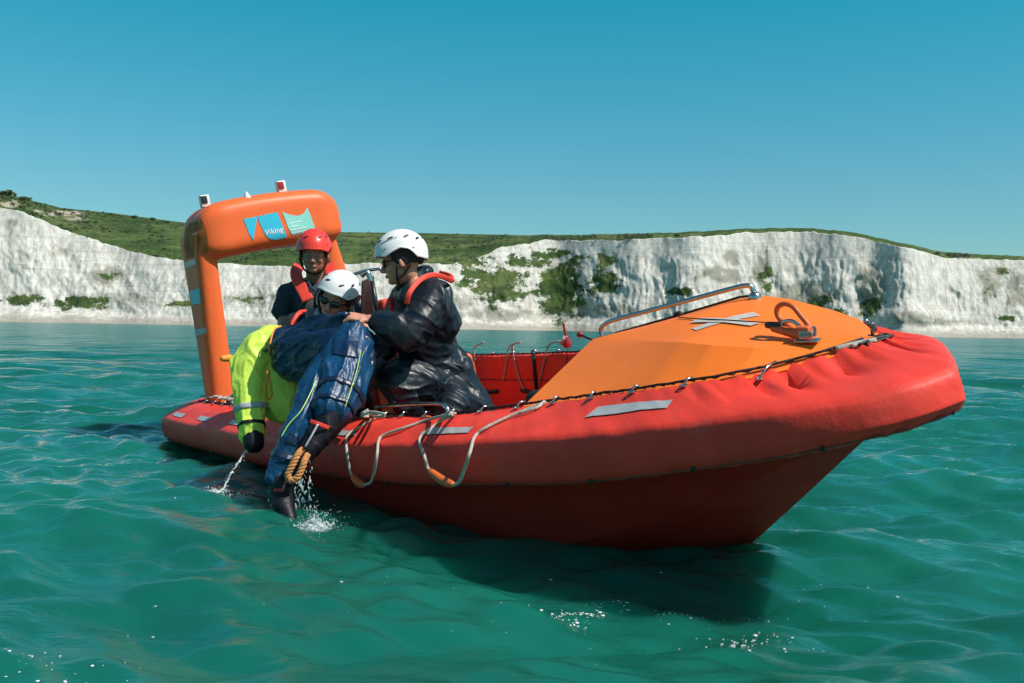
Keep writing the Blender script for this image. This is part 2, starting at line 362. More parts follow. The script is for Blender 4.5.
def mapped(s, **kw):
    mp = N(nt, 'ShaderNodeMapping'); mp.inputs['Scale'].default_value = s; L(tc.outputs['Object'], mp.inputs[0])
    n = N(nt, 'ShaderNodeTexNoise', **kw); L(mp.outputs[0], n.inputs['Vector']); return n.outputs['Fac']
def ramp(src, stops):
    r = N(nt, 'ShaderNodeValToRGB')
    while len(r.color_ramp.elements) < len(stops): r.color_ramp.elements.new(.5)
    for e, (p, c) in zip(r.color_ramp.elements, stops): e.position = p; e.color = c if len(c) == 4 else tuple(c)+(1,)
    L(src, r.inputs[0]); return r.outputs[0]
def mix(f, a, b2, mode='MIX'):
    x = N(nt, 'ShaderNodeMixRGB'); x.blend_type = mode
    for i, s in enumerate((f, a, b2)):
        if hasattr(s, 'links'): L(s, x.inputs[i])
        else: x.inputs[i].default_value = s
    return x.outputs[0]
def math_(op, a, b2):
    x = N(nt, 'ShaderNodeMath'); x.operation = op
    for i, s in enumerate((a, b2)):
        if hasattr(s, 'links'): L(s, x.inputs[i])
        else: x.inputs[i].default_value = s
    return x.outputs[0]
def attr(nm): a = N(nt, 'ShaderNodeAttribute'); a.attribute_name = nm; return a.outputs['Fac']
streak = mapped((.22, .18, .032), Scale=1, Detail=10, Roughness=.72)
chalk = ramp(streak, [(.33, (.33, .31, .27)), (.46, (.52, .495, .445)), (.60, (.67, .645, .59))])
patch = mapped((.11, .05, .10), Scale=1, Detail=9, Roughness=.72)
pm = ramp(patch, [(.55, (0, 0, 0)), (.68, (1, 1, 1))])
chalk = mix(math_('MULTIPLY', pm, .45), chalk, (.34, .31, .25, 1))
bands = ramp(mapped((.012, .012, .55), Scale=1, Detail=5, Roughness=.6), [(.40, (1, 1, 1)), (.47, (0, 0, 0))])
chalk = mix(math_('MULTIPLY', bands, .28), chalk, (.30, .28, .24, 1))
crk = ramp(mapped((.5, .3, .16), Scale=1, Detail=9, Roughness=.8), [(.36, (1, 1, 1)), (.44, (0, 0, 0))])
chalk = mix(math_('MULTIPLY', crk, .62), chalk, (.24, .22, .18, 1))
sz = N(nt, 'ShaderNodeSeparateXYZ'); L(tc.outputs['Object'], sz.inputs[0])
lowz = ramp(math_('ADD', math_('MULTIPLY', sz.outputs[2], .06), math_('MULTIPLY', mapped((.12, .1, .3), Scale=1, Detail=6, Roughness=.7), .7)), [(.5, (1, 1, 1)), (.8, (0, 0, 0))])
chalk = mix(math_('MULTIPLY', lowz, .85), chalk, (.30, .275, .23, 1))
stm = ramp(math_('ADD', math_('MULTIPLY', attr('stain'), 1.0), math_('MULTIPLY', mapped((.35, .2, .18), Scale=1, Detail=8, Roughness=.7), .7)), [(.58, (0, 0, 0)), (.88, (.85, .85, .85))])
chalk = mix(stm, chalk, (.25, .24, .19, 1))
turf = ramp(mapped((.02, .008, .05), Scale=1, Detail=10, Roughness=.7), [(.34, (.028, .058, .018)), (.5, (.062, .10, .03)), (.62, (.125, .15, .055))])
dark = ramp(mapped((.06, .02, .10), Scale=1, Detail=7, Roughness=.7), [(.5, (0, 0, 0)), (.58, (1, 1, 1))])
turf = mix(math_('MULTIPLY', dark, .75), turf, (.026, .048, .02, 1))
bm2 = ramp(attr('bare'), [(.35, (0, 0, 0)), (.6, (1, 1, 1))]); turf = mix(bm2, turf, (.40, .35, .27, 1))
vm = ramp(math_('ADD', attr('veg'), math_('MULTIPLY', math_('SUBTRACT', mapped((.28, .15, .32), Scale=1, Detail=9, Roughness=.8), .5), 2.6)), [(.42, (0, 0, 0)), (.60, (1, 1, 1))])
L(mix(vm, chalk, turf), b.inputs['Base Color']); b.inputs['Roughness'].default_value = .95; b.inputs['Specular IOR Level'].default_value = .1
bp = N(nt, 'ShaderNodeBump', Strength=.8, Distance=1.1); L(mapped((.3, .3, .12), Scale=1, Detail=8, Roughness=.7), bp.inputs['Height']); L(bp.outputs[0], b.inputs['Normal'])
tag(link('chalk_cliffs', me, m), kind='structure')
bvh_c = BVHTree.FromPolygons(V, q.tolist())
def ground(px, py):
    d = Vector(ray(px, py)).normalized(); h = bvh_c.ray_cast(Vector(CP), d, 3000)
    return h[0]
# scrub: low bushes mottling the downs, and larger ones one can tell apart on the skyline
def leafclump(mb, c, r, n, rn):
    for _ in range(n):
        d = Vector((rn.gauss(0, 1), rn.gauss(0, 1), rn.gauss(0, 1))).normalized()*(rn.random()**.4)
        p = Vector(c)+Vector((d.x*r*1.3, d.y*r, abs(d.z)*r*.85)); s = r*.22*(.6+.8*rn.random())
        a = Vector((rn.gauss(0, 1), rn.gauss(0, 1), rn.gauss(0, 1))).normalized(); bb = a.orthogonal().normalized()
        mb.add([p-a*s-bb*s, p+a*s-bb*s*.6, p+a*s*.7+bb*s, p-a*s*.8+bb*s], [(0, 1, 2, 3)])
rn = random.Random(3); mb = MB(); placed = 0
for _ in range(2600):
    px = rn.uniform(-60, 1060)
    lo, hi = crv(skyk, px), crv(topk, px)
    if hi-lo < 4: continue
    py = lo+1+(hi-lo-1.5)*rn.random()**1.1
    if noise.noise(Vector((px*.03, py*.12, 2))) < -.02 and not (px < 240 and py < lo+9): continue
    g = ground(px, py)
    if g is None or g.y > 1350: continue
    leafclump(mb, g+Vector((0, 0, .2)), rn.uniform(1.2, 3.2), 12, rn); placed += 1
tag(mb.build('hillside_scrub', MT['leafA'], smooth=False), kind='stuff')
def shoulder(i, px, py, r, mat, label):
    g = ground(px, py+2.5) or ground(px, py+5)
    if g is None: return
    e = empty('bush', Matrix.Translation(g), label, 'bush', 'bushes on the clifftop skyline')
    mb = MB(); rn = random.Random(i)
    for k in range(5): leafclump(mb, g+Vector((rn.uniform(-1, 1)*r*.8, rn.uniform(-1, 1)*r*.6, r*.25+rn.uniform(0, .4)*r)), r*.7, 60, rn)
    mb.build('crown', mat, e, smooth=False)
    MB().tube([g-Vector((0, 0, 1)), g+Vector((r*.05, 0, r*.8))], [r*.09, r*.05], 6).build('trunk', MT['hair'], e)
for i, (px, r, lb) in enumerate([
    (8, 5.5, 'large dark bush on the far left edge of the hill skyline'), (25, 4.5, 'dark bush on the left hill, second from the left edge'),
    (36, 2.4, 'small bush on the hill shoulder above the bare chalk scar'), (112, 3.0, 'left bush of the close trio on the left skyline'),
    (122, 2.2, 'low middle bush of the close trio on the left skyline'), (135, 3.4, 'round right bush of the close trio on the left skyline'),
    (152, 3.6, 'dark bush alone on the skyline just left of the orange arch'), (168, 2.3, 'small bush on the skyline touching the left of the arch'),
    (444, 1.5, 'tiny bush on the skyline just right of the kneeling man'), (472, 1.3, 'tiny bush on the flat skyline above the green gully'),
    (677, 2.6, 'small dark bush alone on the skyline above the middle of the cliffs'),
    (938, 2.2, 'low bush at the left end of the right hand clifftop turf'), (950, 2.4, 'low bush in the middle of the right hand clifftop turf'), (963, 1.9, 'low bush at the right end of the right hand clifftop turf')]):
    shoulder(i, px, crv(skyk, px), r, MT['leafA'] if i % 2 else MT['leafB'], lb)
# ------------------------------------------------------------------ rescue boat (boat coordinates: x forward, y port, z up)
boat = empty('rescue_boat', BM, 'orange and red rescue boat with roll bar arch and orange bow canopy', 'rescue boat', world_children=False)
K = [  # outer u,v   inner u,v   outer edge height, inner edge height
 (.15, 0, .55, 0, .46, .53), (.15, .5, .55, .5, .46, .53), (.22, .95, .6, .78, .465, .535), (.5, 1.14, .75, .86, .475, .54), (1, 1.2, 1.1, .9, .49, .56), (2, 1.2, 2, .89, .5, .565),
 (3, 1.2, 3, .88, .51, .58), (4.35, 1.18, 4.2, .86, .56, .615), (5.0, 1.14, 4.8, .85, .59, .645), (5.4, 1.10, 5.15, .83, .62, .67), (5.9, 1.0, 5.6, .72, .65, .71), (6.3, .9, 6.0, .67, .68, .75), (6.65, .80, 6.35, .63, .71, .79), (7.0, .67, 6.62, .5, .74, .81),
 (7.22, .50, 6.78, .23, .765, .825), (7.31, .36, 6.86, .10, .78, .845), (7.34, .18, 6.88, 0, .79, .855)]
KP = [k for k in K[:8]]+[(4.9, 1.15, 4.8, .85, .59, .645), (5.25, 1.12, 5.15, .83, .62, .67), (5.6, 1.07, 5.55, .73, .65, .71), (6.0, .94, 5.9, .62, .68, .75), (6.35, .74, 6.2, .56, .71, .79), (6.66, .54, 6.5, .42, .775, .83),
 (6.98, .29, 6.74, .2, .80, .85), (7.19, .03, 6.84, .08, .80, .855), (7.34, -.18, 6.88, 0, .79, .855)]
def dens(k, n):
    P = np.array(k); s = np.r_[0, np.cumsum(np.hypot(np.diff(P[:, 0]), np.diff(P[:, 1])))]
    t = np.linspace(0, s[-1], n); out = np.stack([np.interp(t, s, P[:, j]) for j in range(6)], 1)
    for _ in range(int(n/28)):
        out[1:-1] = .25*out[:-2]+.5*out[1:-1]+.25*out[2:]
        out[0, [0, 2, 4, 5]] = out[1, [0, 2, 4, 5]]; out[-1, [0, 2, 4, 5]] = out[-2, [0, 2, 4, 5]]; out[0, [1, 3]] = 0; out[-1] = P[-1]
    return out
HS = dens(K, 330)
HP = dens(KP, 330)
stb = HS.copy(); stb[:, [1, 3]] *= -1     # starboard is -y
loop = np.vstack([stb, HP[::-1][1:-1]])   # starboard from the stern to the bow, back along the port side
def inner_at(u, side=-1):
    T = HS if side < 0 else HP; i = int(np.argmin(abs(T[:, 2]-u))); return Vector((T[i, 2], side*T[i, 3], T[i, 5]))
def outer_at(u, side=-1):
    i = int(np.argmin(abs(HS[:, 0]-u))); return Vector((HS[i, 0], side*HS[i, 1], HS[i, 4])), Vector((HS[i, 2], side*HS[i, 3], HS[i, 5]))
rows = []; ncs = 44
for i, (uo, vo, ui, vi, we, wl) in enumerate(loop):
    o = Vector((uo, vo, 0)); n = Vector((ui, vi, 0)); d = (n-o); wdt = d.length; d.normalize()
    zb = .10+(wl-.24)*min(1, max(0, (uo-5.2)/.6)); dz = .05*min(1, max(0, (uo-6.2)/1.0)); sec = [(wdt+.012, zb), (wdt+.008, (zb+wl)/2), (wdt+.004, wl-.05), (wdt, wl-.012), (wdt-.03, wl+.003), (wdt*.55, (we+wl)/2+.022-.02*min(1, max(0, (uo-5.5)/1.2))), (.07, we+.012), (.022, we-.006), (.002, we-.035), (-.012, we-.10), (-.004, we-.165+dz), (.03, we-.20+dz), (.09, we-.215+dz), (.22, we-.20+dz)]
    ps = smoothpath([(a, 0, b) for a, b in sec], 4)
    r = []
    for k, p in enumerate(ps):
        dd_, z = p.x, p.z
        top = 1 if 14 <= k <= 30 else 0
        fx = min(1, max(0, (uo-6.72)/.45)); wr = 0
        if k > 12:
            ed = max(0, 1-abs(dd_-wdt*.78)/(wdt*.5))**1.3
            if k <= 32:
                q_ = noise.noise(Vector((i*.13, dd_*3.5, 3)))
                q_ = noise.noise(Vector((i*(.10+.16*fx), dd_*1.6, 3))); wr = -(.008+.060*fx)*ed*max(0, abs(q_)*2.0-.1)+.008*fx*noise.noise(Vector((uo*3, vo*3, dd_*4)))
            wr += .006*noise.noise(Vector((uo*5, vo*5, z*9)))+.0035*noise.noise(Vector((uo*16, vo*16, z*12)))
            if k >= 40: z += .010*noise.noise(Vector((i*.22, 5, 1)))+.006*noise.noise(Vector((i*.7, 2, 1)))
            if 14 <= k: z += wr*(1 if k < 34 else .3); dd_ += -wr*(.0 if k < 34 else .8)
        P = o+d*dd_; r.append((P.x, P.y, z))
    rows.append(r)
rows.append(rows[0])
collar = MB().grid(rows).build('fender_collar', MT['cover'], boat)
cm = collar.data; bvh_b = BVHTree.FromPolygons([v.co[:] for v in cm.vertices], [p.vertices[:] for p in cm.polygons])
def on_collar(u, frac, side=-1, up=.004):
    """point on the collar's upper face; frac 0 outer edge .. 1 inner edge"""
    T = HS if side < 0 else HP
    X_ = T[:, 0]*(1-frac)+T[:, 2]*frac; t_ = float(np.interp(u, X_[60:], np.arange(60, len(T)))) if u > X_[60] else float(np.argmin(abs(X_-u)))
    i = int(t_); i2 = min(i+1, len(T)-1); w_ = t_-i; R_ = T[i]*(1-w_)+T[i2]*w_
    x = R_[0]*(1-frac)+R_[2]*frac; y = side*(R_[1]*(1-frac)+R_[3]*frac)
    h = bvh_b.ray_cast(Vector((x, y, 2)), Vector((0, 0, -1)))
    return (h[0] if h[0] else Vector((x, y, HS[i, 4])))+Vector((0, 0, up))
# stained hem under the cover with its grommets
P = []; G = []
for i in range(40, len(HS), 3):
    uo, vo, ui, vi, we, wl = HS[i]; o = Vector((uo, -vo, 0)); d = (Vector((ui, -vi, 0))-o).normalized(); dz = .05*min(1, max(0, (uo-6.2)/1.0))
    P.append(o+d*.022+Vector((0, 0, we-.193+dz+.004*noise.noise(Vector((i*.3, 1, 1))))))
MB().tube(P, .007, 6).build('cover_hem', MT['hem'], boat)
acc = 0
for a, b_ in zip(P[:-1], P[1:]):
    acc += (b_-a).length
    if acc > .42:
        acc = 0; MB().ell(b_+Vector((-.004, -.012, 0)), ((.013, 0, 0), (0, .008, 0), (0, 0, .011)), 6).build('hem_grommet', MT['black'], boat)
# hull
gk = [(0, 1.0), (.5, 1.05), (4.35, 1.05), (5.4, .96), (5.9, .8), (6.3, .56), (6.6, .32), (6.86, .05), (6.93, 0)]
kk = [(0, -.42), (5, -.38), (5.6, -.30), (6.08, -.09), (6.47, .21), (6.84, .5), (6.93, .57)]
half = []; us = list(np.linspace(.28, 6.93, 70))
shp = [(0, 0), (.12, .28), (.28, .56), (.45, .84), (.5, .9), (.52, .905), (.58, .93), (.8, .97), (1, 1)]
rows = []
for u in us:
    g = crv(gk, u); kz = crv(kk, u); we = float(np.interp(u, HS[:, 0], HS[:, 4])); gz = max(kz, we-.20)
    s = []
    for t, y in shp: s.append((u, g*y, kz+(gz-kz)*t))
    gp = crv([(0, 1.0), (.5, 1.05), (4.35, 1.05), (5.2, .93), (5.6, .74), (6.0, .52), (6.4, .27), (6.75, .06), (6.93, 0)], u); f_ = min(1, max(0, (u-4.8)/.9))
    sp_ = [(u, gp*(y*(1-f_)+t*f_), kz+(gz-kz)*t) for t, y in shp]
    rows.append([(x, -y, z) for x, y, z in s[::-1]]+sp_[1:])
hb = MB().grid(rows); hb.f.append(tuple(range(len(rows[0])-1, -1, -1)))
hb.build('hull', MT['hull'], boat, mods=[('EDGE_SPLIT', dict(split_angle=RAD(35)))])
# deck sole
MB().add([(.6, -.82, .1), (5.5, -.6, .1), (5.5, .6, .1), (.6, .82, .1), (5.0, -.82, .1), (5.0, .82, .1)], [(0, 4, 1, 2, 5, 3)]).build('deck', MT['deck'], boat, smooth=False)
# stern deck with black net
nb = MB()
nb.box((1.0, 0, .5), (.75, 1.62, .03))
nb.build('stern_deck', MT['deck'], boat, smooth=False)
mb = MB()
for i in range(12): mb.tube([(.62+i*.065, -.84, .535), (.62+i*.065, .84, .535)], .004, 5)
for i in range(24): mb.tube([(.6, -.82+i*.07, .54), (1.4, -.82+i*.07, .54)], .004, 5)
mb.build('cargo_net', MT['black'], boat)
# lacing cord and its hooks around the inner edge of the cover
def inner_run(a, b, side, up=.012, n=160, jit=.004, ins=.0):
    P = []
    for u in np.linspace(a, b, n):
        p = inner_at(u, side); s = math.copysign(1, p.y) if abs(p.y) > .02 else 0
        P.append(p+Vector((random.uniform(-jit, jit), random.uniform(-jit, jit)-s*ins, up+random.uniform(-jit, jit))))
    return P
for side, lab in ((-1, 'starboard'), (1, 'port')):
    MB().tube(inner_run(.75, 6.87, side, jit=.003), .0055, 6).build('lacing_cord', MT['black'], boat)
    P = []
    for i, u in enumerate(np.linspace(.8, 6.84, 300)):
        p = inner_at(u, side); P.append(p+Vector((0, side*(.012 if i % 2 else -.006), .016 if i % 2 else .004)))
    MB().tube(P, .0028, 5).build('lacing_twine', MT['black'], boat)
    for i, u in enumerate(np.arange(1.2, 6.85, .3 if side > 0 else .23)):
        p, q = inner_at(u, side), inner_at(u+.02, side); o_ = on_collar(u, .86, side)
        k = MB(); c = o_+Vector((0, 0, .006))
        k.tube([c+Vector((.012*math.cos(a), .012*math.sin(a), 0)) for a in [j*math.pi/4 for j in range(8)]], .0045, 6, closed=True)
        k.tube([c, (c+p)/2+Vector((0, 0, .022)), p+Vector((0, 0, .02))], .005, 6); k.build('lacing_hook', MT['steel'], boat)
# reflective patches, read off along the starboard collar
def patch(pts, name='reflective_patch', mat='tape'):
    """pts: four (u,frac) corners"""
    rows = []
    for a in np.linspace(0, 1, 60):
        r = []
        for b in np.linspace(0, 1, 12):
            u = (pts[0][0]*(1-a)+pts[1][0]*a)*(1-b)+(pts[3][0]*(1-a)+pts[2][0]*a)*b
            f = (pts[0][1]*(1-a)+pts[1][1]*a)*(1-b)+(pts[3][1]*(1-a)+pts[2][1]*a)*b
            r.append(on_collar(u, f, -1, .005))
        rows.append(r)
    return MB().grid(rows).build(name, MT[mat], boat)
def frac_of(px, py):
    """(u, frac) of the collar top under a picture point"""
    d = (BMi.to_3x3() @ Vector(ray(px, py))).normalized(); h = bvh_b.ray_cast(BMi @ Vector(CP), d)
    p = h[0]
    if p is None: return None
    best = None
    for i in range(len(HS)):
        o = Vector((HS[i, 0], -HS[i, 1])); n = Vector((HS[i, 2], -HS[i, 3])); d = n-o; L2 = d.length_squared
        t = (Vector(p[:2])-o).dot(d)/L2; e = (o+d*t-Vector(p[:2])).length
        if best is None or e < best[0]: best = (e, t, o.x*(1-t)+n.x*t)
    return (best[2], best[1])
for quad in [[(172, 415), (181, 418), (186, 415), (177, 412)], [(196, 419.5), (206, 422), (212, 418), (202, 416)], [(229, 424.5), (240, 426), (243, 422.5), (233, 420.5)],
             [(330, 435), (354, 437), (357, 431), (336, 430)], [(419, 435.5), (469, 433), (473, 428), (428, 428.5)], [(586, 418), (668, 408.5), (671, 402), (596, 409)], [(655, 408), (671, 407), (671, 403), (655, 404)]][:6]:
    pp = [frac_of(*c) for c in quad]
    if all(p is not None for p in pp): patch(pp)
# bow canopy: starboard flank, crown facet, port flank, nose
cs = [(5.25, -.07, .868), (5.6, -.16, .885), (5.95, -.25, .90), (6.2, -.32, .91), (6.4, -.36, .905), (6.6, -.32, .885), (6.76, -.17, .865), (6.86, -.04, .852)]
cp = [(5.25, .03, .87), (5.6, .2, .93), (5.9, .35, .985), (6.0, .4, .985), (6.16, .40, .962), (6.4, .40, .90), (6.6, .30, .875), (6.76, .15, .86), (6.86, .02, .852)]
rows = []
def iv(t, k): return float(np.interp(t, [c[0] for c in cs], [c[k] for c in cs])), float(np.interp(t, [c[0] for c in cp], [c[k] for c in cp]))
for u in np.linspace(5.25, 6.88, 70):
    (y1, y2), (z1, z2) = iv(min(u, 6.86), 1), iv(min(u, 6.86), 2)
    # the aft edge of the flank is swept: its foot lies further forward than its head
    uf = max(u, 5.55+(u-5.25)*.812)
    L_ = inner_at(min(uf, 6.872), -1)+Vector((0, -.03, -.018)); R_ = inner_at(min(uf, 6.872), 1)+Vector((0, .02, -.012))
    A_ = Vector((u, y1, z1)); B_ = Vector((u, y2, z2)); r = []
    for t in np.linspace(0, 1, 12): r.append(L_.lerp(A_, t))
    for t in np.linspace(0, 1, 14)[1:]: r.append(A_.lerp(B_, t)+Vector((0, 0, .012*math.sin(math.pi*t))))
    for t in np.linspace(0, 1, 12)[1:]: r.append(B_.lerp(R_, t))
    rows.append(r)
can = MB().grid(rows).build('bow_canopy', MT['canopy'], boat, mods=[('SOLIDIFY', dict(thickness=.02, offset=-1)), ('EDGE_SPLIT', dict(split_angle=RAD(9)))])
cmn = can.data; bvh_k = BVHTree.FromPolygons([v.co[:] for v in cmn.vertices], [p.vertices[:] for p in cmn.polygons])
def cast_b(bvh, px, py, off=.003):
    d = (BMi.to_3x3() @ Vector(ray(px, py))).normalized(); h = bvh.ray_cast(BMi @ Vector(CP), d)
    return (h[0]+h[1]*off*(1 if h[1].dot(d) < 0 else -1), h[1]) if h[0] else (None, None)
# crossed pale strips on the crown
def strip(a, b, w, name='deck_marking', mat='marking', n=16):
    A_, na = cast_b(bvh_k, *a); B_, nb_ = cast_b(bvh_k, *b)
    if A_ is None or B_ is None: return
    d = (B_-A_).normalized(); s = Vector((-d.y, d.x, 0)).normalized()*w/2; rows = []
    for t in np.linspace(0, 1, n):
        r = []
        for k in (-1, 0, 1):
            c = A_.lerp(B_, t)+s*k; h = bvh_k.ray_cast(Vector((c.x, c.y, 2)), Vector((0, 0, -1)))
            r.append((h[0] if h[0] else c)+Vector((0, 0, .0035 if mat == 'marking' else .003)))
        rows.append(r)
    MB().grid(rows).build(name, MT[mat], boat)
strip((694, 330), (757, 314.5), .075); 
A_, _ = cast_b(bvh_k, 694, 320.5)
strip((695, 321.5), (756, 325.5), .06)
for o in [x for x in boat.children if x.name.startswith('deck_marking.')]:
    for v in o.data.vertices: v.co.z += .003
# thin line from the hook to the tie on the canopy edge
P = [cast_b(bvh_k, *p, off=.008)[0] for p in ((679, 319), (700, 320.5), (730, 322), (768, 324.5))]
P = [p for p in P if p]; MB().tube(smoothpath(P), .003, 6).build('painter_line', MT['black'], boat)
# canopy edge cord (port crown)
P = [Vector((u, iv(u, 1)[1]+.004, iv(u, 2)[1]+.006)) for u in np.linspace(5.3, 5.95, 40)]
MB().tube(P, .006, 6).build('edge_cord', MT['black'], boat)
c = Vector((5.62, .21, .945)); MB().ell(c, ((.03, 0, 0), (0, .02, 0), (0, 0, .014)), 8).build('cord_knot', MT['black'], boat)
# bow rail
def yl(px): return np.interp(px, [604, 753], [.0, .35])
rp_ = [hit(604, 342, 1, .0), hit(601, 330, 1, .0), hit(605, 324, 1, .01), hit(616, 319.5, 1, .03)]+[hit(p, np.interp(p, [616, 745], [319.5, 285]), 1, float(yl(p))) for p in (650, 690, 730)]+[hit(746, 285.5, 1, .335), hit(752, 288, 1, .35), hit(755, 298, 1, .35)]
MB().tube(smoothpath(rp_, 8), .0115, 12).build('bow_rail', MT['steel'], boat)
for p in (rp_[0], rp_[-1]):
    MB().capsule(p+Vector((0, 0, -.01)), .03, p+Vector((0, 0, .002)), .03).build('rail_foot', MT['steel'], boat)
# bow hook on its steel bracket
P0, n0 = cast_b(bvh_k, 808, 343); base = P0 if P0 else Vector((6.5, 0, .9))
def hb_(px, py, y): return hit(px, py, 1, y)
hy = base.y; Rh = Euler((0, RAD(6), RAD(28))).to_matrix().to_4x4()
hk = MB(); hk.box(base+Vector((.0, 0, .008)), (.09, .07, .008), Rh, .003)
hk.box(base+Vector((-.02, .035, .035)), (.06, .008, .04), Rh, .003); hk.box(base+Vector((.01, -.02, .03)), (.05, .008, .032), Rh, .003)
hkb = hk.build('hook_bracket', MT['steel'], boat)
b2 = MB(); c = hb_(784, 331, hy+.02); b2.capsule(hb_(774, 328, hy+.02), .016, hb_(800, 335, hy), .020); b2.box(hb_(803, 332, hy), (.05, .04, .045), Rh, .006); b2.build('hook_body', MT['handle'], boat)
rp_ = [hb_(x, y, hy+.03) for x, y in ((800, 333), (790, 327), (779, 318), (777, 309), (783, 304), (792, 306), (800, 315), (808, 325), (811, 333))]
MB().tube(smoothpath(rp_, 6), [.0105]*len(smoothpath(rp_, 6)), 10).build('lifting_hook', MT['handle'], boat)
rp_ = [hb_(x, y, hy+.01) for x, y in ((782, 322), (792, 321), (802, 328), (812, 334))]
MB().tube(smoothpath(rp_, 6), .008, 8).build('hook_catch', MT['steel'], boat)
MB().capsule(hb_(768, 325, hy+.02), .014, hb_(780, 326, hy+.02), .017).build('release_lever', MT['blackp'], boat)
# rope ends and fittings at the canopy nose
mb = MB()
for seed in range(3):
    r_ = random.Random(seed); P = []
    for k in range(7):
        c = Vector((6.84+.012*k+r_.uniform(-.02, .02), r_.uniform(-.10, .08), .845+r_.uniform(0, .012))); P.append(c)
    mb.tube(smoothpath(P, 5), .006, 6)
mb.build('bow_lashing', MT['black'], boat)
mb = MB(); P = [Vector((6.83, -.15, .845)), Vector((6.88, -.08, .85)), Vector((6.91, -.02, .85))]
mb.tube(smoothpath(P, 6), .012, 8); mb.box(Vector((6.86, -.1, .85)), (.05, .03, .012), None, .003); mb.build('bow_fairlead', MT['rope'], boat)

# roll bar arch with its buoyancy box
def rrect(cx, cy, hx, hy_, r, n=6):
    o = []
    for (sx, sy, a0) in ((1, 1, 0), (-1, 1, 90), (-1, -1, 180), (1, -1, 270)):
        for k in range(n+1):
            a = RAD(a0+90*k/n); o.append((cx+sx*(hx-r)+r*math.cos(a), cy+sy*(hy_-r)+r*math.sin(a)))
    return o
mb = MB()
sect = []   # top box, lofted across the boat
for y in np.linspace(-.71, .51, 60):
    e = min(1, (.61-abs(y+.10))/.22); e = math.sqrt(max(0, 1-(1-e)**2)); zc = 1.88+.05*(1-((y+.10)/.7)**2); hz_ = .09+.135*e; hx = .22+.10*e
    sect.append([(x, y, z) for x, z in rrect(1.02, zc-(1-e)*.03, hx, hz_, min(hx, hz_)*.5)])
mb.grid(sect, True, True)
for s in (-1, 1):
    rows = []
    for z in np.linspace(.46, 1.92, 40):
        t = (z-.46)/1.46; hx = .145+.13*t**1.5; y = s*(.60-.27*t) if s > 0 else s*(.755-.09*t); hy_ = .105-.025*t
        rows.append([(x, yy, z) for x, yy in rrect(1.02-.03*t, y, hx, hy_, min(hx, hy_)*.75)])
    mb.grid(rows, True, True)
arch = blob(mb, 'roll_bar_arch', MT['arch'], boat, vox=.016, sm=7)
bvh_a = BVHTree.FromPolygons([v.co[:] for v in arch.data.vertices], [p.vertices[:] for p in arch.data.polygons])
def on_arch(px, py, off=.003):
    p, n = cast_b(bvh_a, px, py, off); return p
def decal(name, outline, mat, off=.0035, n=40, parent=None, bvh=None):
    """closed picture outline laid on the curved box as a thin film"""
    from mathutils.geometry import delaunay_2d_cdt
    xs = [p[0] for p in outline]; ys = [p[1] for p in outline]; step = max(max(xs)-min(xs), max(ys)-min(ys))/n
    pts = [Vector(p) for p in outline]; k = len(pts); dense = []
    for i in range(k):
        a, b_ = pts[i], pts[(i+1) % k]; m_ = max(1, int((b_-a).length/step))
        dense += [a.lerp(b_, j/m_) for j in range(m_)]
    nb_ = len(dense); allp = list(dense)
    def inside(x, y):
        c = False
        for i in range(nb_):
            a, b_ = dense[i], dense[i-1]
            if (a.y > y) != (b_.y > y) and x < (b_.x-a.x)*(y-a.y)/(b_.y-a.y)+a.x: c = not c
        return c
    for x in np.arange(min(xs), max(xs), step):
        for y in np.arange(min(ys), max(ys), step):
            if inside(x, y) and min((Vector((x, y))-d_).length for d_ in dense) > step*.4: allp.append(Vector((x, y)))
    r = delaunay_2d_cdt(allp, [(i, (i+1) % nb_) for i in range(nb_)], [], 0, 1e-5)
    vs = [cast_b(bvh or bvh_a, v.x, v.y, off)[0] for v in r[0]]; fs = []
    for f in r[2]:
        c = sum((r[0][i] for i in f), Vector((0, 0)))/len(f)
        if inside(c.x, c.y) and all(vs[i] is not None for i in f): fs.append(tuple(f))
    ok = [i for i, v in enumerate(vs) if v is not None]; mp_ = {i: j for j, i in enumerate(ok)}
    return MB().add([vs[i] for i in ok], [tuple(mp_[i] for i in f) for f in fs]).build(name, MT[mat], parent or boat)
decal('logo_shape', [(243, 219), (257.3, 216.4), (256.6, 222), (254.5, 232), (253.5, 241), (249, 234), (246, 226)], 'cyan')
decal('logo_shape', [(257.9, 216.2), (277, 212), (279.5, 218), (287, 237), (277, 239.5), (270, 239), (265, 235), (262, 228), (259, 222)], 'cyan')
decal('logo_shape', [(282, 212), (289, 214.5), (298, 216), (304, 213), (307, 207.5), (310, 214), (315, 228), (309, 231), (292, 235), (288, 228), (285, 219)], 'mint')
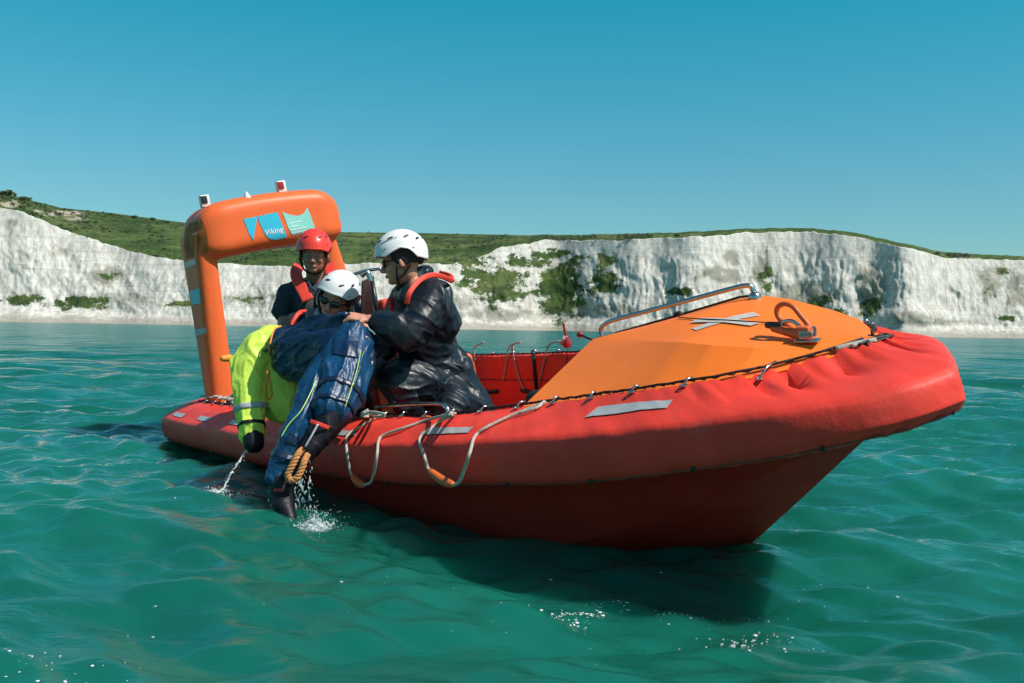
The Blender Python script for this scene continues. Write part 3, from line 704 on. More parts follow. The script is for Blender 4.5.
# lettering on the cyan shape
def lettering(txt, anchor, w_px, ang, mat, bvh, par, off, name, bold=.0, shear=0):
    cu_ = bpy.data.curves.new('lettering', 'FONT'); cu_.body = txt; cu_.size = 1; cu_.offset = bold; cu_.resolution_u = 3; cu_.shear = shear
    t = bpy.data.objects.new('tmp', cu_); COL.objects.link(t); dg = bpy.context.evaluated_depsgraph_get(); dg.update()
    m_ = bpy.data.meshes.new_from_object(t.evaluated_get(dg)); bpy.data.objects.remove(t)
    bm = bmesh.new(); bm.from_mesh(m_); bmesh.ops.triangulate(bm, faces=bm.faces); bmesh.ops.subdivide_edges(bm, edges=bm.edges[:], cuts=3, use_grid_fill=True); bm.to_mesh(m_); bm.free()
    xs = [v.co.x for v in m_.vertices]; k = w_px/(max(xs)-min(xs)); ca, sa = math.cos(ang), math.sin(ang); vs = []
    for v in m_.vertices:
        x, y = (v.co.x-min(xs))*k, v.co.y*k
        px = anchor[0]+x*ca-y*sa; py = anchor[1]-x*sa-y*ca
        p, n = cast_b(bvh, px, py, off); vs.append(p if p else Vector((0, 0, 0)))
    MB().add(vs, [tuple(p.vertices) for p in m_.polygons]).build(name, MT[mat], par, smooth=False)
lettering('Viking', (265, 235.2), 18.5, RAD(11), 'wdecal', bvh_a, boat, .007, 'lettering', bold=.006)
for k, (x0, y0, n) in enumerate([(289.5, 223.5, 6), (290.5, 227, 4), (291, 230.2, 7), (292, 233, 7)]):
    mb = MB(); r_ = random.Random(k); x = x0
    for _ in range(n):
        w_ = r_.uniform(1.1, 2.0); q_ = [cast_b(bvh_a, a, y0-(a-x0)*.19+b_, .006)[0] for a, b_ in ((x, -.5), (x+w_, -.5), (x+w_, .5), (x, .5))]
        if all(q_): mb.add(q_, [(0, 1, 2, 3)])
        x += w_+.5
    mb.build('lettering', MT['wdecal'], boat, smooth=False)
# reflective bands and the small cyan decal on the outboard leg
decal('reflective_patch', [(184, 263), (195.5, 259), (197, 264), (186, 268)], 'tape', n=8)
decal('leg_decal', [(190, 291), (200, 288), (201, 303), (192, 305)], 'cyan', n=8)
decal('reflective_patch', [(195, 330), (206, 327.5), (207, 333), (196, 336)], 'tape', n=8)
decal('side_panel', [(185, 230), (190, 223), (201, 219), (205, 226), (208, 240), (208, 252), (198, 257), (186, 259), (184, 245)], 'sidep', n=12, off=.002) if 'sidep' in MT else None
# lights and camera housings on top of the arch
def top_of_arch(px, y=0):
    for py in np.arange(180, 230, .5):
        p, n = cast_b(bvh_a, px, py, 0)
        if p: return p
for px, col, s in ((207.5, 'blackp', 1), (284, 'redp', 1)):
    p = top_of_arch(px)
    hb2 = MB().box(p+Vector((-.05, 0, .045)), (.06, .075, .10), None, .008).build('navigation_light', MT['lamp'], boat)
    MB().box(p+Vector((-.016, -.012, .055)), (.012, .05, .06), None, .003).build('lens', MT[col], hb2)
p = top_of_arch(247); MB().capsule(p+Vector((0, 0, -.01)), .035, p+Vector((0, 0, .03)), .01).build('vent_cap', MT['lamp'], boat)
# steel grab rails and rope coil on the stern
for a, b_ in (((232, 400), (258, 396)), ((300, 403), (340, 401))):
    A_ = hit(a[0], a[1], 1, -.80); B_ = hit(b_[0], b_[1], 1, -.72)
    MB().tube(smoothpath([A_+Vector((0, 0, -.05)), A_+Vector((0, 0, .03)), (A_+B_)/2+Vector((0, 0, .05)), B_+Vector((0, 0, .03)), B_+Vector((0, 0, -.05))], 6), .014, 8).build('stern_rail', MT['steel'], boat)
mb = MB(); r_ = random.Random(8)
P = [Vector((1.0+.03*k+r_.uniform(-.03, .03), -.84+r_.uniform(-.03, .04), .59+r_.uniform(0, .015))) for k in range(42)]
mb.tube(smoothpath(P, 3), .007, 6); P = [Vector((.75+.06*k+r_.uniform(-.03, .03), -.80+r_.uniform(-.05, .05), .575+r_.uniform(0, .02))) for k in range(12)]
mb.tube(smoothpath(P, 3), .008, 6); mb.build('stern_lashing', MT['rope'], boat)
# console, seat and windscreen amidships
cb = MB(); cb.box((3.3, -.02, .42), (.42, .55, .64), None, .03); con = cb.build('console', MT['arch'], boat)
MB().box((3.32, -.02, .80), (.3, .42, .2), Euler((0, RAD(-12), 0)).to_matrix().to_4x4(), .03).build('instrument_pod', MT['perspex'], boat)
MB().box((2.75, .38, .36), (.4, .42, .5), None, .03).build('seat_box', MT['arch'], boat)
MB().box((2.75, .38, .64), (.4, .40, .09), None, .035).build('seat_cushion', MT['blackp'], boat)
MB().box((3.85, -.62, .32), (.2, .3, .40), None, .02).build('locker', MT['arch'], boat)
E_ = []
def wp(px, py, D): return w2b(at(px, py, D))
MB().tube(smoothpath([wp(322, 330, 6.75), wp(317, 305, 6.75), wp(319, 292, 6.75), wp(327, 283, 6.75), wp(345, 277, 6.75), wp(365, 271, 6.75), wp(382, 268.5, 6.75)], 6), .011, 8).build('windscreen_rail', MT['steel'], boat)
scr = MB(); a = [wp(361, 322, 6.7), wp(363, 281, 6.7), wp(374, 276, 6.7), wp(378, 322, 6.7)]; th = Vector((-.02, 0, 0))
scr.add(a+[p+th for p in a], [(0, 1, 2, 3), (7, 6, 5, 4), (0, 4, 5, 1), (1, 5, 6, 2), (2, 6, 7, 3), (3, 7, 4, 0)]); scr.build('windscreen_panel', MT['perspex'], boat, smooth=False)
MB().tube(smoothpath([wp(361, 276, 6.6), wp(367, 272, 6.6), wp(371, 281, 6.6), wp(375, 300, 6.6), wp(377, 324, 6.6)], 6), .018, 10).build('windscreen_frame', MT['steel'], boat)
MB().tube([wp(372, 281, 6.55), wp(379, 324, 6.55)], .016, 8).build('windscreen_strut', MT['blackp'], boat)
hbx = MB(); hbx.box(wp(385, 308, 6.6), (.08, .07, .12), None, .02); hbx.build('throttle_box', MT['redf'], boat)
# steel grab handle on the starboard collar
A_, B_ = inner_at(4.2, -1), inner_at(4.8, -1)
P = [hit(376, 416, 1, -.83), hit(376, 409, 1, -.83), hit(381, 406.5, 1, -.83), hit(410, 404.5, 1, -.83), hit(438, 404, 1, -.83), hit(446, 407, 1, -.83), hit(449, 414, 1, -.83)]
MB().tube(smoothpath(P, 6), .011, 10).build('grab_handle', MT['steel'], boat)
# becketed grab loops over the starboard side, each rope with a wooden handle
def side_pt(px, py, off=.012):
    p, n = cast_b(bvh_b, px, py, off)
    if p: return p
    return hit(px, py, 1, -1.17-off)
def loop_rope(pts, name='grab_line', r=.0072):
    P = [side_pt(*p) if isinstance(p, tuple) else p for p in pts]
    return MB().tube(smoothpath(P, 5), r, 8).build(name, MT['rope'], boat)
def hp(px, py, v=1.215): return hit(px, py, 1, -v)
def grab(a, b_, h0, h1, nm=''):
    loop_rope([*a, hp(*h0)]); loop_rope([*b_, hp(*h1)])
    A_, B_ = hp(*h0), hp(*h1); t = []
    k = MB(); n = 10; P = [A_.lerp(B_, i/n)-Vector((0, 0, .012*math.sin(math.pi*i/n))) for i in range(n+1)]
    k.tube(P, [.009]+[.014+.006*math.sin(math.pi*i/n) for i in range(1, n)]+[.009], 10); k.build('rope_handle', MT['handle'], boat)
grab([(381, 417), (372, 422), (354, 433), (347.5, 441), hp(347, 452), hp(349, 466)], [(449, 415), (432, 421), (405, 430), (385, 437), (380, 443), hp(377, 455), hp(372, 480)], (352, 476), (364.5, 485))
grab([(452, 415), (443, 423), (427, 434), (421, 442), hp(424, 455), hp(427, 466)], [(547, 404.5), (530, 411), (510, 419), (487, 430), (476, 439), hp(470, 452), hp(464, 470), hp(459, 482)], (429, 470), (454, 485))
# extra strands and knots where the lines are made fast
for pts in ([(545, 404), (538, 410), (520, 416)], [(456, 416), (449, 413), (444, 418)], [(385, 414), (371, 412), (362, 416), (372, 419), (384, 416)], [(368, 410), (362, 414), (370, 417), (378, 413)]):
    loop_rope(pts, 'rope_end', .007)
# port collar: grab lines, strap, cleat, seen across the cockpit
def pin(px, py, off=-.03):
    p, n = cast_b(bvh_b, px, py, .010); return p if p else hit(px, py, 1, .87)
for pts in ([(484, 342), (476, 346), (474, 350), (476, 362)], [(521, 342), (509, 347), (507, 365), (504, 382)], [(513, 346), (515, 358), (521, 380), (526, 391)], [(560, 341), (549, 345), (545, 362), (540, 385)], [(520, 342), (514, 344), (511, 350)]):
    P = [pin(*p) for p in pts]; MB().tube(smoothpath(P, 5), .006, 6).build('port_grab_line', MT['rope'], boat)
for a, b_ in (((484, 392), (498, 391)), ((523, 390), (536, 393))):
    A_, B_ = pin(*a), pin(*b_); MB().capsule(A_, .016, B_, .016).build('port_handle', MT['black'], boat)
MB().tube([pin(533, 350), pin(536, 375), pin(539, 403)], .014, 8).build('strap', MT['black'], boat)
MB().tube([pin(568, 345), pin(567.5, 365), pin(566, 385)], .003, 5).build('cover_seam', MT['black'], boat)
MB().tube([pin(x, 379.3+.01*(x-480)) for x in range(480, 562, 4)], .003, 5).build('cover_seam', MT['black'], boat)
c = hit(566, 338, 1, 1.0); k = MB(); k.capsule(c+Vector((0, 0, -.04)), .035, c+Vector((0, 0, .0)), .022); k.capsule(c, .010, c+Vector((0, 0, .10)), .008)
k.build('mooring_post', MT['redp'], boat)
c2 = hit(580, 334.5, 1, 1.0); k = MB(); k.ell(c2, ((.025, 0, 0), (0, .025, 0), (0, 0, .022)), 8); k.build('mooring_bollard', MT['redp'], boat)
MB().tube(smoothpath([c2, hit(590, 339, 1, .95), hit(600, 341, 1, .9), hit(612, 340, 1, .8)], 5), .008, 6).build('mooring_line', MT['black'], boat)
MB().tube([c+Vector((.02, -.03, .0)), c+Vector((.06, -.05, .02)), c+Vector((.02, -.07, -.03))], .012, 6).build('line_knot', MT['rope'], boat)
MB().ell(hit(540, 400, 1, -.55), ((.09, 0, 0), (0, .06, 0), (0, 0, .05)), 10).build('coiled_line', MT['black'], boat)
# ------------------------------------------------------------------ people
def frame(F, U):
    F = Vector(F).normalized(); U = (Vector(U)-F*Vector(U).dot(F)).normalized(); return F, U, U.cross(F)
def head_shapes(mb, c, F, U, L_, s=1.0):
    e = mb.ell
    e(c+U*.018*s-F*.006*s, (F*.094*s, L_*.076*s, U*.108*s))
    e(c+F*.022*s-U*.052*s, (F*.066*s, L_*.060*s, U*.070*s))
    e(c+F*.062*s-U*.095*s, (F*.024*s, L_*.026*s, U*.020*s))               # chin
    mb.capsule(c+F*.086*s-U*.002*s, .009*s, c+F*.106*s-U*.034*s, .0135*s)    # nose bridge to tip
    for k in (-1, 1):
        e(c+F*.098*s-U*.040*s+L_*.011*k*s, (F*.012*s, L_*.009*s, U*.009*s))
        e(c+F*.060*s-U*.032*s+L_*.040*k*s, (F*.026*s, L_*.022*s, U*.024*s))  # cheek
        e(c+F*.076*s+U*.022*s+L_*.030*k*s, (F*.016*s, L_*.028*s, U*.010*s))  # brow
        e(c+F*.070*s-U*.004*s+L_*.031*k*s, (F*.014*s, L_*.015*s, U*.012*s))  # eye ball under the lid
        e(c-F*.004*s-U*.012*s+L_*.080*k*s, (F*.018*s, L_*.010*s, U*.032*s)) # ear
        e(c+F*.004*s-U*.014*s+L_*.089*k*s, (F*.010*s, L_*.008*s, U*.026*s))
def face_bits(par, c, F, U, L_, s=1.0, smile=False, lip='lips'):
    for sg, w_ in ((1, .0055), (-1, .006)):
        P = [c+F*(.090-.014*abs(t)**1.6)*s+L_*.026*t*s-U*(.066+(.004 if sg < 0 else -.002)+(-.009*t*t if smile else .001*t*t))*s for t in np.linspace(-1, 1, 9)]
        MB().tube(P, [w_*s*(1-.75*abs(t)**2) for t in np.linspace(-1, 1, 9)], 8).build('lip', MT[lip], par)
    if smile:
        P = [c+F*(.0915-.014*abs(t)**1.6)*s+L_*.021*t*s-U*(.0665-.007*t*t)*s for t in np.linspace(-1, 1, 9)]
        MB().tube(P, .0042*s, 6).build('teeth', MT['teeth'], par)
def eyes(par, c, F, U, L_, s=1.0):
    for k in (-1, 1):
        p = c+F*.0825*s-U*.004*s+L_*.031*k*s
        o = MB().ell(p, (F*.006*s, L_*.0095*s, U*.0038*s), 8).build('eye', MT['eyew'], par)
        MB().ell(p+F*.0045*s, (F*.003*s, L_*.005*s, U*.004*s), 8).build('iris', MT['blackp'], o)
        P = [p+F*.003*s+L_*t*.020*s+U*(.024-.004*t*t)*s for t in np.linspace(-1, 1, 7)]
        MB().tube(P, .0035*s, 6).build('eyebrow', MT['hair'], par)
def shades(par, c, F, U, L_, s=1.0):
    g = MB()
    for k in (-1, 1):
        g.ell(c+F*.092*s-U*.004*s+L_*.033*k*s, (F*.010*s+L_*-.006*k*s, L_*.030*s, U*.020*s), 10)
    g.tube([c+F*.100*s+L_*.012*s+U*.004*s, c+F*.104*s+U*.006*s, c+F*.100*s-L_*.012*s+U*.004*s], .004*s, 6)
    for k in (-1, 1): g.tube([c+F*.082*s+L_*.060*k*s+U*.004*s, c+F*.03*s+L_*.081*k*s+U*.004*s, c-F*.01*s+L_*.084*k*s], .004*s, 6)
    blob(g, 'sunglasses', MT['lens'], par, vox=.0028, sm=1)
def helmet(par, c, F, U, L_, mat, s=1.0, rf=.138, rl=.112, ru=.128, front=86, ear=80, back=112, vents=True):
    H0 = c+U*.034*s-F*.008*s; rows = []; nf = 72
    def lim(ph):
        a = abs(math.degrees(ph)); a = min(a, 360-a)
        k = [(0, front), (30, front+1), (55, front+8), (72, ear+6), (90, ear), (108, ear+6), (125, back-6), (150, back), (180, back+2)]
        return RAD(crv(k, a))
    def P(ph, th, off=0):
        d = F*math.sin(th)*math.cos(ph)*(rf+off)+L_*math.sin(th)*math.sin(ph)*(rl+off)+U*math.cos(th)*(ru+off)
        return H0+d*s
    for i in range(33):
        t = i/32; r = []
        for j in range(nf):
            ph = 2*math.pi*j/nf; th = max(.02, lim(ph)*t); fl = .004*max(0, t-.9)*10
            r.append(P(ph, th, fl))
        rows.append(r)
    rows += [[P(2*math.pi*j/nf, lim(2*math.pi*j/nf)*(1.0-.001), -.004) for j in range(nf)], [P(2*math.pi*j/nf, lim(2*math.pi*j/nf)*.97, -.014) for j in range(nf)]]
    rows += [[P(2*math.pi*j/nf, max(.02, lim(2*math.pi*j/nf)*t), -.016) for j in range(nf)] for t in (.8, .5, .02)]
    hm = MB().grid(rows, True).build('helmet', mat, par)
    if vents:
        for ph, th in ((28, 52), (-28, 52), (68, 50), (-68, 50), (112, 52), (-112, 52), (140, 62), (-140, 62), (172, 60)):
            ph, th = RAD(ph), RAD(th); p = P(ph, th, .0005); n = (P(ph, th, .01)-p).normalized(); a = (P(ph+.1, th, 0)-p).normalized(); b_ = n.cross(a)
            MB().ell(p, (a*.016*s+b_*.005*s, b_*.007*s, n*.0018*s), 8).build('vent', MT['blackp'], hm)
        for ph, th in ((55, 76), (-55, 76), (118, 84), (-118, 84)):
            ph, th = RAD(ph), RAD(th); p = P(ph, th, .001); n = (P(ph, th, .01)-p).normalized(); a = n.orthogonal().normalized()
            MB().ell(p, (a*.004*s, n.cross(a)*.004*s, n*.0015*s), 6).build('rivet', MT['blackp'], hm)
    # neoprene ear flaps and nape pad, with straps under the chin
    lb = MB(); rw = []
    for i in range(16):
        t = i/15; r = []
        for j in range(25):
            a = RAD(62+236*j/24); ad = math.degrees(a); ad = min(ad, 360-ad)
            bot = crv([(60, 100), (75, 118), (95, 122), (120, 118), (150, 122), (180, 122)], ad); th = RAD(70+(bot-70)*t)
            d = F*math.sin(th)*math.cos(a)*.112+L_*math.sin(th)*math.sin(a)*.090+U*math.cos(th)*.118
            r.append(H0+d*s)
        rw.append(r)
    lb.grid(rw).build('ear_flap', MT['liner'], par, mods=[('SOLIDIFY', dict(thickness=.012*s, offset=0))])
    for k in (-1, 1):
        a = H0+(F*.03+L_*.089*k-U*.055)*s
        MB().tube(smoothpath([a, c+(F*.035+L_*.066*k-U*.085)*s, c+(F*.03+L_*.03*k-U*.118)*s, c+(F*.03-U*.122)*s], 5), .007*s, 6).build('chin_strap', MT['liner'], par)
        a2 = H0+(-F*.04+L_*.089*k-U*.06)*s
        MB().tube(smoothpath([a2, c+(F*.0+L_*.072*k-U*.075)*s, c+(F*.035+L_*.064*k-U*.088)*s], 5), .006*s, 6).build('chin_strap', MT['liner'], par)
    return hm, P
def hand(mb, W_, d, pn, s=1.0, curl=(35, 55, 40), thumb=1, spread=.0):
    """open-to-curled hand rooted at wrist W_: d = towards the fingers, pn = palm normal"""
    d = Vector(d).normalized(); pn = (Vector(pn)-d*Vector(pn).dot(d)).normalized(); sd = d.cross(pn)
    mb.capsule(W_, .026*s, W_+d*.03*s, .030*s, flat=.62, side=sd)
    mb.capsule(W_+d*.035*s, .038*s, W_+d*.070*s, .040*s, flat=.40, side=sd)
    for i, (ln, o) in enumerate(((.072, -.030), (.082, -.010), (.076, .011), (.060, .030))):
        p = W_+d*(.088-.004*abs(i-1))*s+sd*o*s; a = 0; dr = d
        for q, fr in enumerate((.44, .32, .24)):
            a += RAD(curl[q]); v = d*math.cos(a)+pn*math.sin(a)+sd*spread*(i-1.5); p2 = p+v.normalized()*ln*fr*s*1.15
            mb.capsule(p, (.0098-.0008*q)*s, p2, (.0092-.0010*q)*s, n=10); p = p2
    tb = W_+d*.028*s-sd*.034*s*thumb; t1 = tb+(d*.5-sd*.6*thumb+pn*.45).normalized()*.036*s; t2 = t1+(d*.75-sd*.05*thumb+pn*.6).normalized()*.028*s; t3 = t2+(d*.7+sd*.25*thumb+pn*.5).normalized()*.020*s
    mb.capsule(tb, .0145*s, t1, .0115*s, n=10); mb.capsule(t1, .0112*s, t2, .0102*s, n=10); mb.capsule(t2, .010*s, t3, .0085*s, n=10)
def chain(mb, pts, **kw):
    for (a, ra), (b_, rb) in zip(pts[:-1], pts[1:]): mb.capsule(a, ra, b_, rb, **kw)
def person(label, base, group=None):
    return empty('person', Matrix.Translation(base), label, 'person', group)
def strap_path(pts, w, mat, name, par, th=.010, bvh=None):
    P = smoothpath(pts, 6); rows = []
    for i, p in enumerate(P):
        t = (P[min(i+1, len(P)-1)]-P[max(i-1, 0)]).normalized(); n = (Vector(CP)-p).normalized(); s_ = t.cross(n).normalized(); n = s_.cross(t)
        rows.append([p+s_*(w*math.copysign(abs(math.cos(a))**.45, math.cos(a)))+n*(th*math.copysign(abs(math.sin(a))**.45, math.sin(a))) for a in [2*math.pi*(k+.5)/12 for k in range(12)]])
    return MB().grid(rows, True, True).build(name, mat, par)

# --- kneeling man in black waterproofs, hauling on the suit
pA = person('kneeling man in shiny black waterproofs and white helmet, facing left and gripping blue fabric', at(450, 418, 6.0))
F, U, L_ = frame((-.97, -.10, -.20), (-.20, 0, .98)); hc = at(401, 261, 5.62)
nk = at(412, 283, 5.68)
b_ = MB(); head_shapes(b_, hc, F, U, L_, 1.08)
S1, S2 = at(431, 302, 5.50), at(408, 300, 5.92); E1, Wr1 = at(409, 334, 5.38), at(369, 319.5, 5.42); E2, Wr2 = at(388, 342, 5.85), at(378, 365, 5.75)
chain(b_, [(hc-U*.07-F*.02, .058), (nk, .062), (at(420, 305, 5.72), .10), (at(424, 330, 5.8), .125), (at(430, 355, 5.85), .12), (at(443, 383, 5.9), .13)])
chain(b_, [(nk, .06), (S1, .07), (E1, .045), (Wr1, .028)]); chain(b_, [(nk, .06), (S2, .07), (E2, .045), (Wr2, .03)])
hip = at(445, 386, 5.88)
chain(b_, [(hip, .12), (at(398, 378, 5.6), .065), (at(412, 408, 5.65), .045)]); chain(b_, [(hip, .12), (at(452, 408, 5.6), .07), (at(480, 410, 5.85), .045)])
for lx, ly in ((4.35, -.42), (4.15, -.12)): chain(b_, [(hip, .10), (BM @ Vector((lx, ly, .20)), .06), (BM @ Vector((lx-.38, ly+.02, .17)), .04)])
hand(b_, Wr1, (-1, -.05, .16), (-.05, .35, -.95), 1.22, curl=(38, 62, 48), thumb=-1)
blob(b_, 'body', MT['skin'], pA, vox=.0055, sm=3)
face_bits(pA, hc, F, U, L_, 1.08); eyes(pA, hc, F, U, L_, 1.08); shades(pA, hc, F, U, L_, 1.08)
hm, HP_ = helmet(pA, hc, F, U, L_, MT['white'], 1.10)
# dark wordmark on the left side of the helmet, too small to read in the photo
for k, (a0, a1, mt) in enumerate(((38, 60, 'gdecal'), (62, 88, 'ldecal'))):
    mb = MB(); r_ = random.Random(k+4); a = a0
    while a < a1:
        w_ = r_.uniform(1.6, 3.0); t0 = 62-(a-38)*.18
        q_ = [HP_(RAD(a), RAD(t0), .0015), HP_(RAD(a+w_), RAD(t0), .0015), HP_(RAD(a+w_), RAD(t0-3.6), .0015), HP_(RAD(a), RAD(t0-3.6), .0015)]
        mb.add(q_, [(0, 1, 2, 3)]); a += w_+.8
    mb.build('helmet_mark', MT[mt], hm, smooth=False)
j = MB()
chain(j, [(at(421, 277, 5.72), .060), (at(420, 288, 5.72), .12)]); chain(j, [(at(414, 284, 5.70), .075), (at(417, 297, 5.70), .12), (at(421, 315, 5.74), .158), (at(426, 340, 5.8), .160), (at(430, 357, 5.84), .150), (at(441, 378, 5.9), .180)])
chain(j, [(at(424, 294, 5.70), .10), (S1, .105), (at(424, 316, 5.44), .095), (E1, .083), (at(395, 329, 5.38), .078), (at(383, 323.5, 5.41), .056), (at(377, 321.5, 5.42), .043)])
chain(j, [(S2, .10), (E2, .08), (at(382, 355, 5.80), .06)])
j.capsule(at(433, 300, 5.66), .105, at(440, 325, 5.74), .11)
blob(j, 'jacket', MT['jacket'], pA, vox=.007, sm=4, wr=.014, wf=5.5, wr2=.0065, wf2=15, wr3=.0015, axis=(.75, 0, -.65), seed=1)
tr = MB()
chain(tr, [(at(441, 375, 5.9), .185), (at(451, 393, 5.88), .175), (at(464, 406, 5.85), .15)])
chain(tr, [(at(447, 388, 5.86), .15), (at(420, 384, 5.70), .13), (at(398, 380, 5.62), .105), (at(404, 396, 5.62), .09), (at(412, 412, 5.66), .08)])
chain(tr, [(hip, .14), (at(452, 408, 5.62), .10), (at(482, 413, 5.8), .075)])
for lx, ly in ((4.35, -.42), (4.15, -.12)):
    K0 = BM @ Vector((lx, ly, .20)); chain(tr, [(at(452, 396, 5.85), .14), (K0, .095), (BM @ Vector((lx-.38, ly+.02, .17)), .075)])
blob(tr, 'waterproof_trousers', MT['jacket'], pA, vox=.007, sm=4, wr=.014, wf=5.5, wr2=.0062, wf2=15, wr3=.0012, axis=(.9, 0, -.3), seed=2)
g = MB(); hand(g, at(381, 362, 5.72), at(375, 380, 5.66)-at(381, 360, 5.72), (-.6, .6, 0), 1.25, curl=(20, 30, 25)); blob(g, 'glove', MT['glove'], pA, vox=.005, sm=2)
# collar stand of the jacket
cl = MB(); cc = at(411, 277, 5.68); rw = []
for z, r in ((-.06, .098), (-.02, .088), (.03, .080), (.045, .079)): rw.append([cc+U*z+(F*math.cos(a)+L_*math.sin(a)*.92)*r*(1+.06*math.sin(3*a)) for a in [2*math.pi*k/30 for k in range(30)]])
cl.grid(rw, True).build('jacket_collar', MT['jacket'], pA, mods=[('SOLIDIFY', dict(thickness=.012))])
# lifejacket band round neck and back, over the jacket
strap_path([at(452, 281, 5.62), at(443, 277, 5.55), at(433, 275, 5.50), at(423, 278, 5.45), at(415, 285, 5.40), at(409, 294, 5.37), at(406.5, 304, 5.38)], .015, MT['redf'], 'lifejacket_band', pA, .009)
strap_path([at(452, 281, 5.62), at(450, 276, 5.75), at(440, 273, 5.82)], .015, MT['redf'], 'lifejacket_band', pA, .009)
pn = MB(); pn.capsule(at(392, 301, 5.76), .03, at(394, 314, 5.74), .03, flat=.5); blob(pn, 'lifejacket_front', MT['redf'], pA, vox=.007, sm=2)

# --- helmsman in red helmet
pB = person('standing helmsman in red helmet, dark short sleeved shirt and red and black lifejacket', at(322, 400, 6.9))
F, U, L_ = frame((.10, -.97, -.16), (.02, -.16, .98)); hc = at(314, 254, 6.75); s_ = 1.06
b_ = MB(); head_shapes(b_, hc, F, U, L_, s_); nk = at(315, 281, 6.85)
SL, SR = at(289, 296, 6.95), at(343, 294, 6.85)
chain(b_, [(hc-U*.07-F*.02, .058), (nk, .060), (at(316, 300, 6.9), .11), (at(320, 330, 6.95), .12), (at(324, 360, 7.0), .12), (at(326, 375, 7.0), .13)])
EL = at(284, 324, 6.85); chain(b_, [(nk, .055), (SL, .062), (EL, .046), (at(296, 345, 6.6), .032)]); chain(b_, [(nk, .055), (SR, .062), (at(352, 322, 6.75), .046), (at(350, 345, 6.6), .032)])
for x in (312, 338): chain(b_, [(at(x, 378, 7.0), .085), (at(x, 405, 6.95), .06), (at(x, 440, 7.0), .045)])
hand(b_, at(296, 345, 6.6), (.5, -.5, -.4), (0, .3, -1), 1.0); hand(b_, at(350, 345, 6.6), (-.3, -.6, -.4), (0, .3, -1), 1.0)
blob(b_, 'body', MT['skin2'], pB, vox=.0065, sm=3)
face_bits(pB, hc, F, U, L_, s_); eyes(pB, hc, F, U, L_, s_)
helmet(pB, hc, F, U, L_, MT['redh'], 1.06, front=88)
j = MB(); chain(j, [(at(315, 288, 6.87), .085), (at(316, 300, 6.9), .15), (at(320, 325, 6.95), .165), (at(324, 360, 7.0), .15)])
j.capsule(at(305, 292, 6.9), .085, SL, .088); j.capsule(SL, .088, at(284.5, 311, 6.9), .082); j.capsule(at(327, 290, 6.88), .085, SR, .088); j.capsule(SR, .088, at(350, 310, 6.8), .082)
blob(j, 'shirt', MT['navy'], pB, vox=.009, sm=4, wr=.008, wf=8, wr2=.002, seed=4)
j = MB()
for x in (312, 338): chain(j, [(at(x, 372, 7.0), .12), (at(x, 405, 6.95), .085), (at(x, 440, 7.0), .07)])
blob(j, 'trousers', MT['navy'], pB, vox=.011, sm=3, wr=.008, wf=8, seed=5)
v = MB(); v.capsule(at(304, 292, 6.76), .05, at(312, 325, 6.72), .075, flat=.6, side=(1, 0, 0)); v.capsule(at(332, 290, 6.72), .05, at(330, 325, 6.70), .075, flat=.6, side=(1, 0, 0))
blob(v, 'lifejacket', MT['vest'], pB, vox=.009, sm=3, wr=.006, wf=10, seed=6)
strap_path([at(299, 266, 7.0), at(296, 272, 6.86), at(298, 281, 6.74), at(303, 290, 6.67), at(308, 300, 6.62)], .040, MT['redf'], 'lifejacket_panel', pB, .008)
strap_path([at(329, 264, 6.98), at(331, 270, 6.83), at(333, 279, 6.70), at(335, 290, 6.64), at(334, 300, 6.60)], .042, MT['redf'], 'lifejacket_panel', pB, .008)
strap_path([at(308, 282, 6.70), at(313, 290, 6.64), at(317, 284, 6.68)], .010, MT['navy'], 'shirt_collar', pB, .008)
# --- crew member in white helmet and sunglasses
pC = person('smiling person in white helmet and sunglasses peering over the gathered blue suit', at(335, 400, 6.3))
F, U, L_ = frame((-.28, -.93, -.22), (.34, -.10, .93)); hc = at(337, 299, 5.85); s_ = 1.06
b_ = MB(); head_shapes(b_, hc, F, U, L_, s_); nk = at(328, 319, 5.98)
S1, S2 = at(298, 328, 6.0), at(352, 340, 6.15)
chain(b_, [(hc-U*.07-F*.02, .056), (nk, .058), (at(326, 345, 6.15), .12), (at(332, 380, 6.3), .125)])
chain(b_, [(nk, .055), (S1, .06), (at(296, 350, 6.05), .045), (at(310, 362, 6.0), .032)]); chain(b_, [(nk, .055), (S2, .06), (at(362, 362, 6.1), .045), (at(355, 372, 5.95), .032)])
for x in (318, 352): chain(b_, [(at(x, 385, 6.3), .09), (at(x+8, 398, 6.0), .065), (at(x+14, 415, 6.2), .05)])
hand(b_, at(310, 362, 6.0), (.7, -.5, .2), (0, .6, -.6)); hand(b_, at(355, 372, 5.95), (-.6, -.6, .2), (0, .6, -.6))
blob(b_, 'body', MT['skin'], pC, vox=.0055, sm=3)
face_bits(pC, hc, F, U, L_, s_, smile=True); shades(pC, hc, F, U, L_, s_)
helmet(pC, hc, F, U, L_, MT['white'], 1.08, front=78, ear=76)
j = MB(); chain(j, [(at(327, 324, 6.02), .085), (at(326, 345, 6.15), .15), (at(332, 380, 6.3), .16)])
chain(j, [(at(316, 326, 6.0), .09), (S1, .085), (at(296, 350, 6.05), .07), (at(308, 361, 6.0), .05)]); chain(j, [(at(340, 332, 6.1), .09), (S2, .085), (at(362, 362, 6.1), .07), (at(356, 371, 5.97), .05)])
for x in (318, 352): chain(j, [(at(x, 385, 6.3), .11), (at(x+8, 398, 6.0), .08), (at(x+14, 415, 6.2), .065)])
blob(j, 'jacket', MT['vest'], pC, vox=.009, sm=3, wr=.010, wf=9, wr2=.004, seed=7)
strap_path([at(306, 312, 6.02), at(300, 313, 5.95), at(296, 318, 5.90), at(293, 324, 5.88), at(295, 331, 5.86)], .016, MT['redf'], 'lifejacket_band', pC, .012)
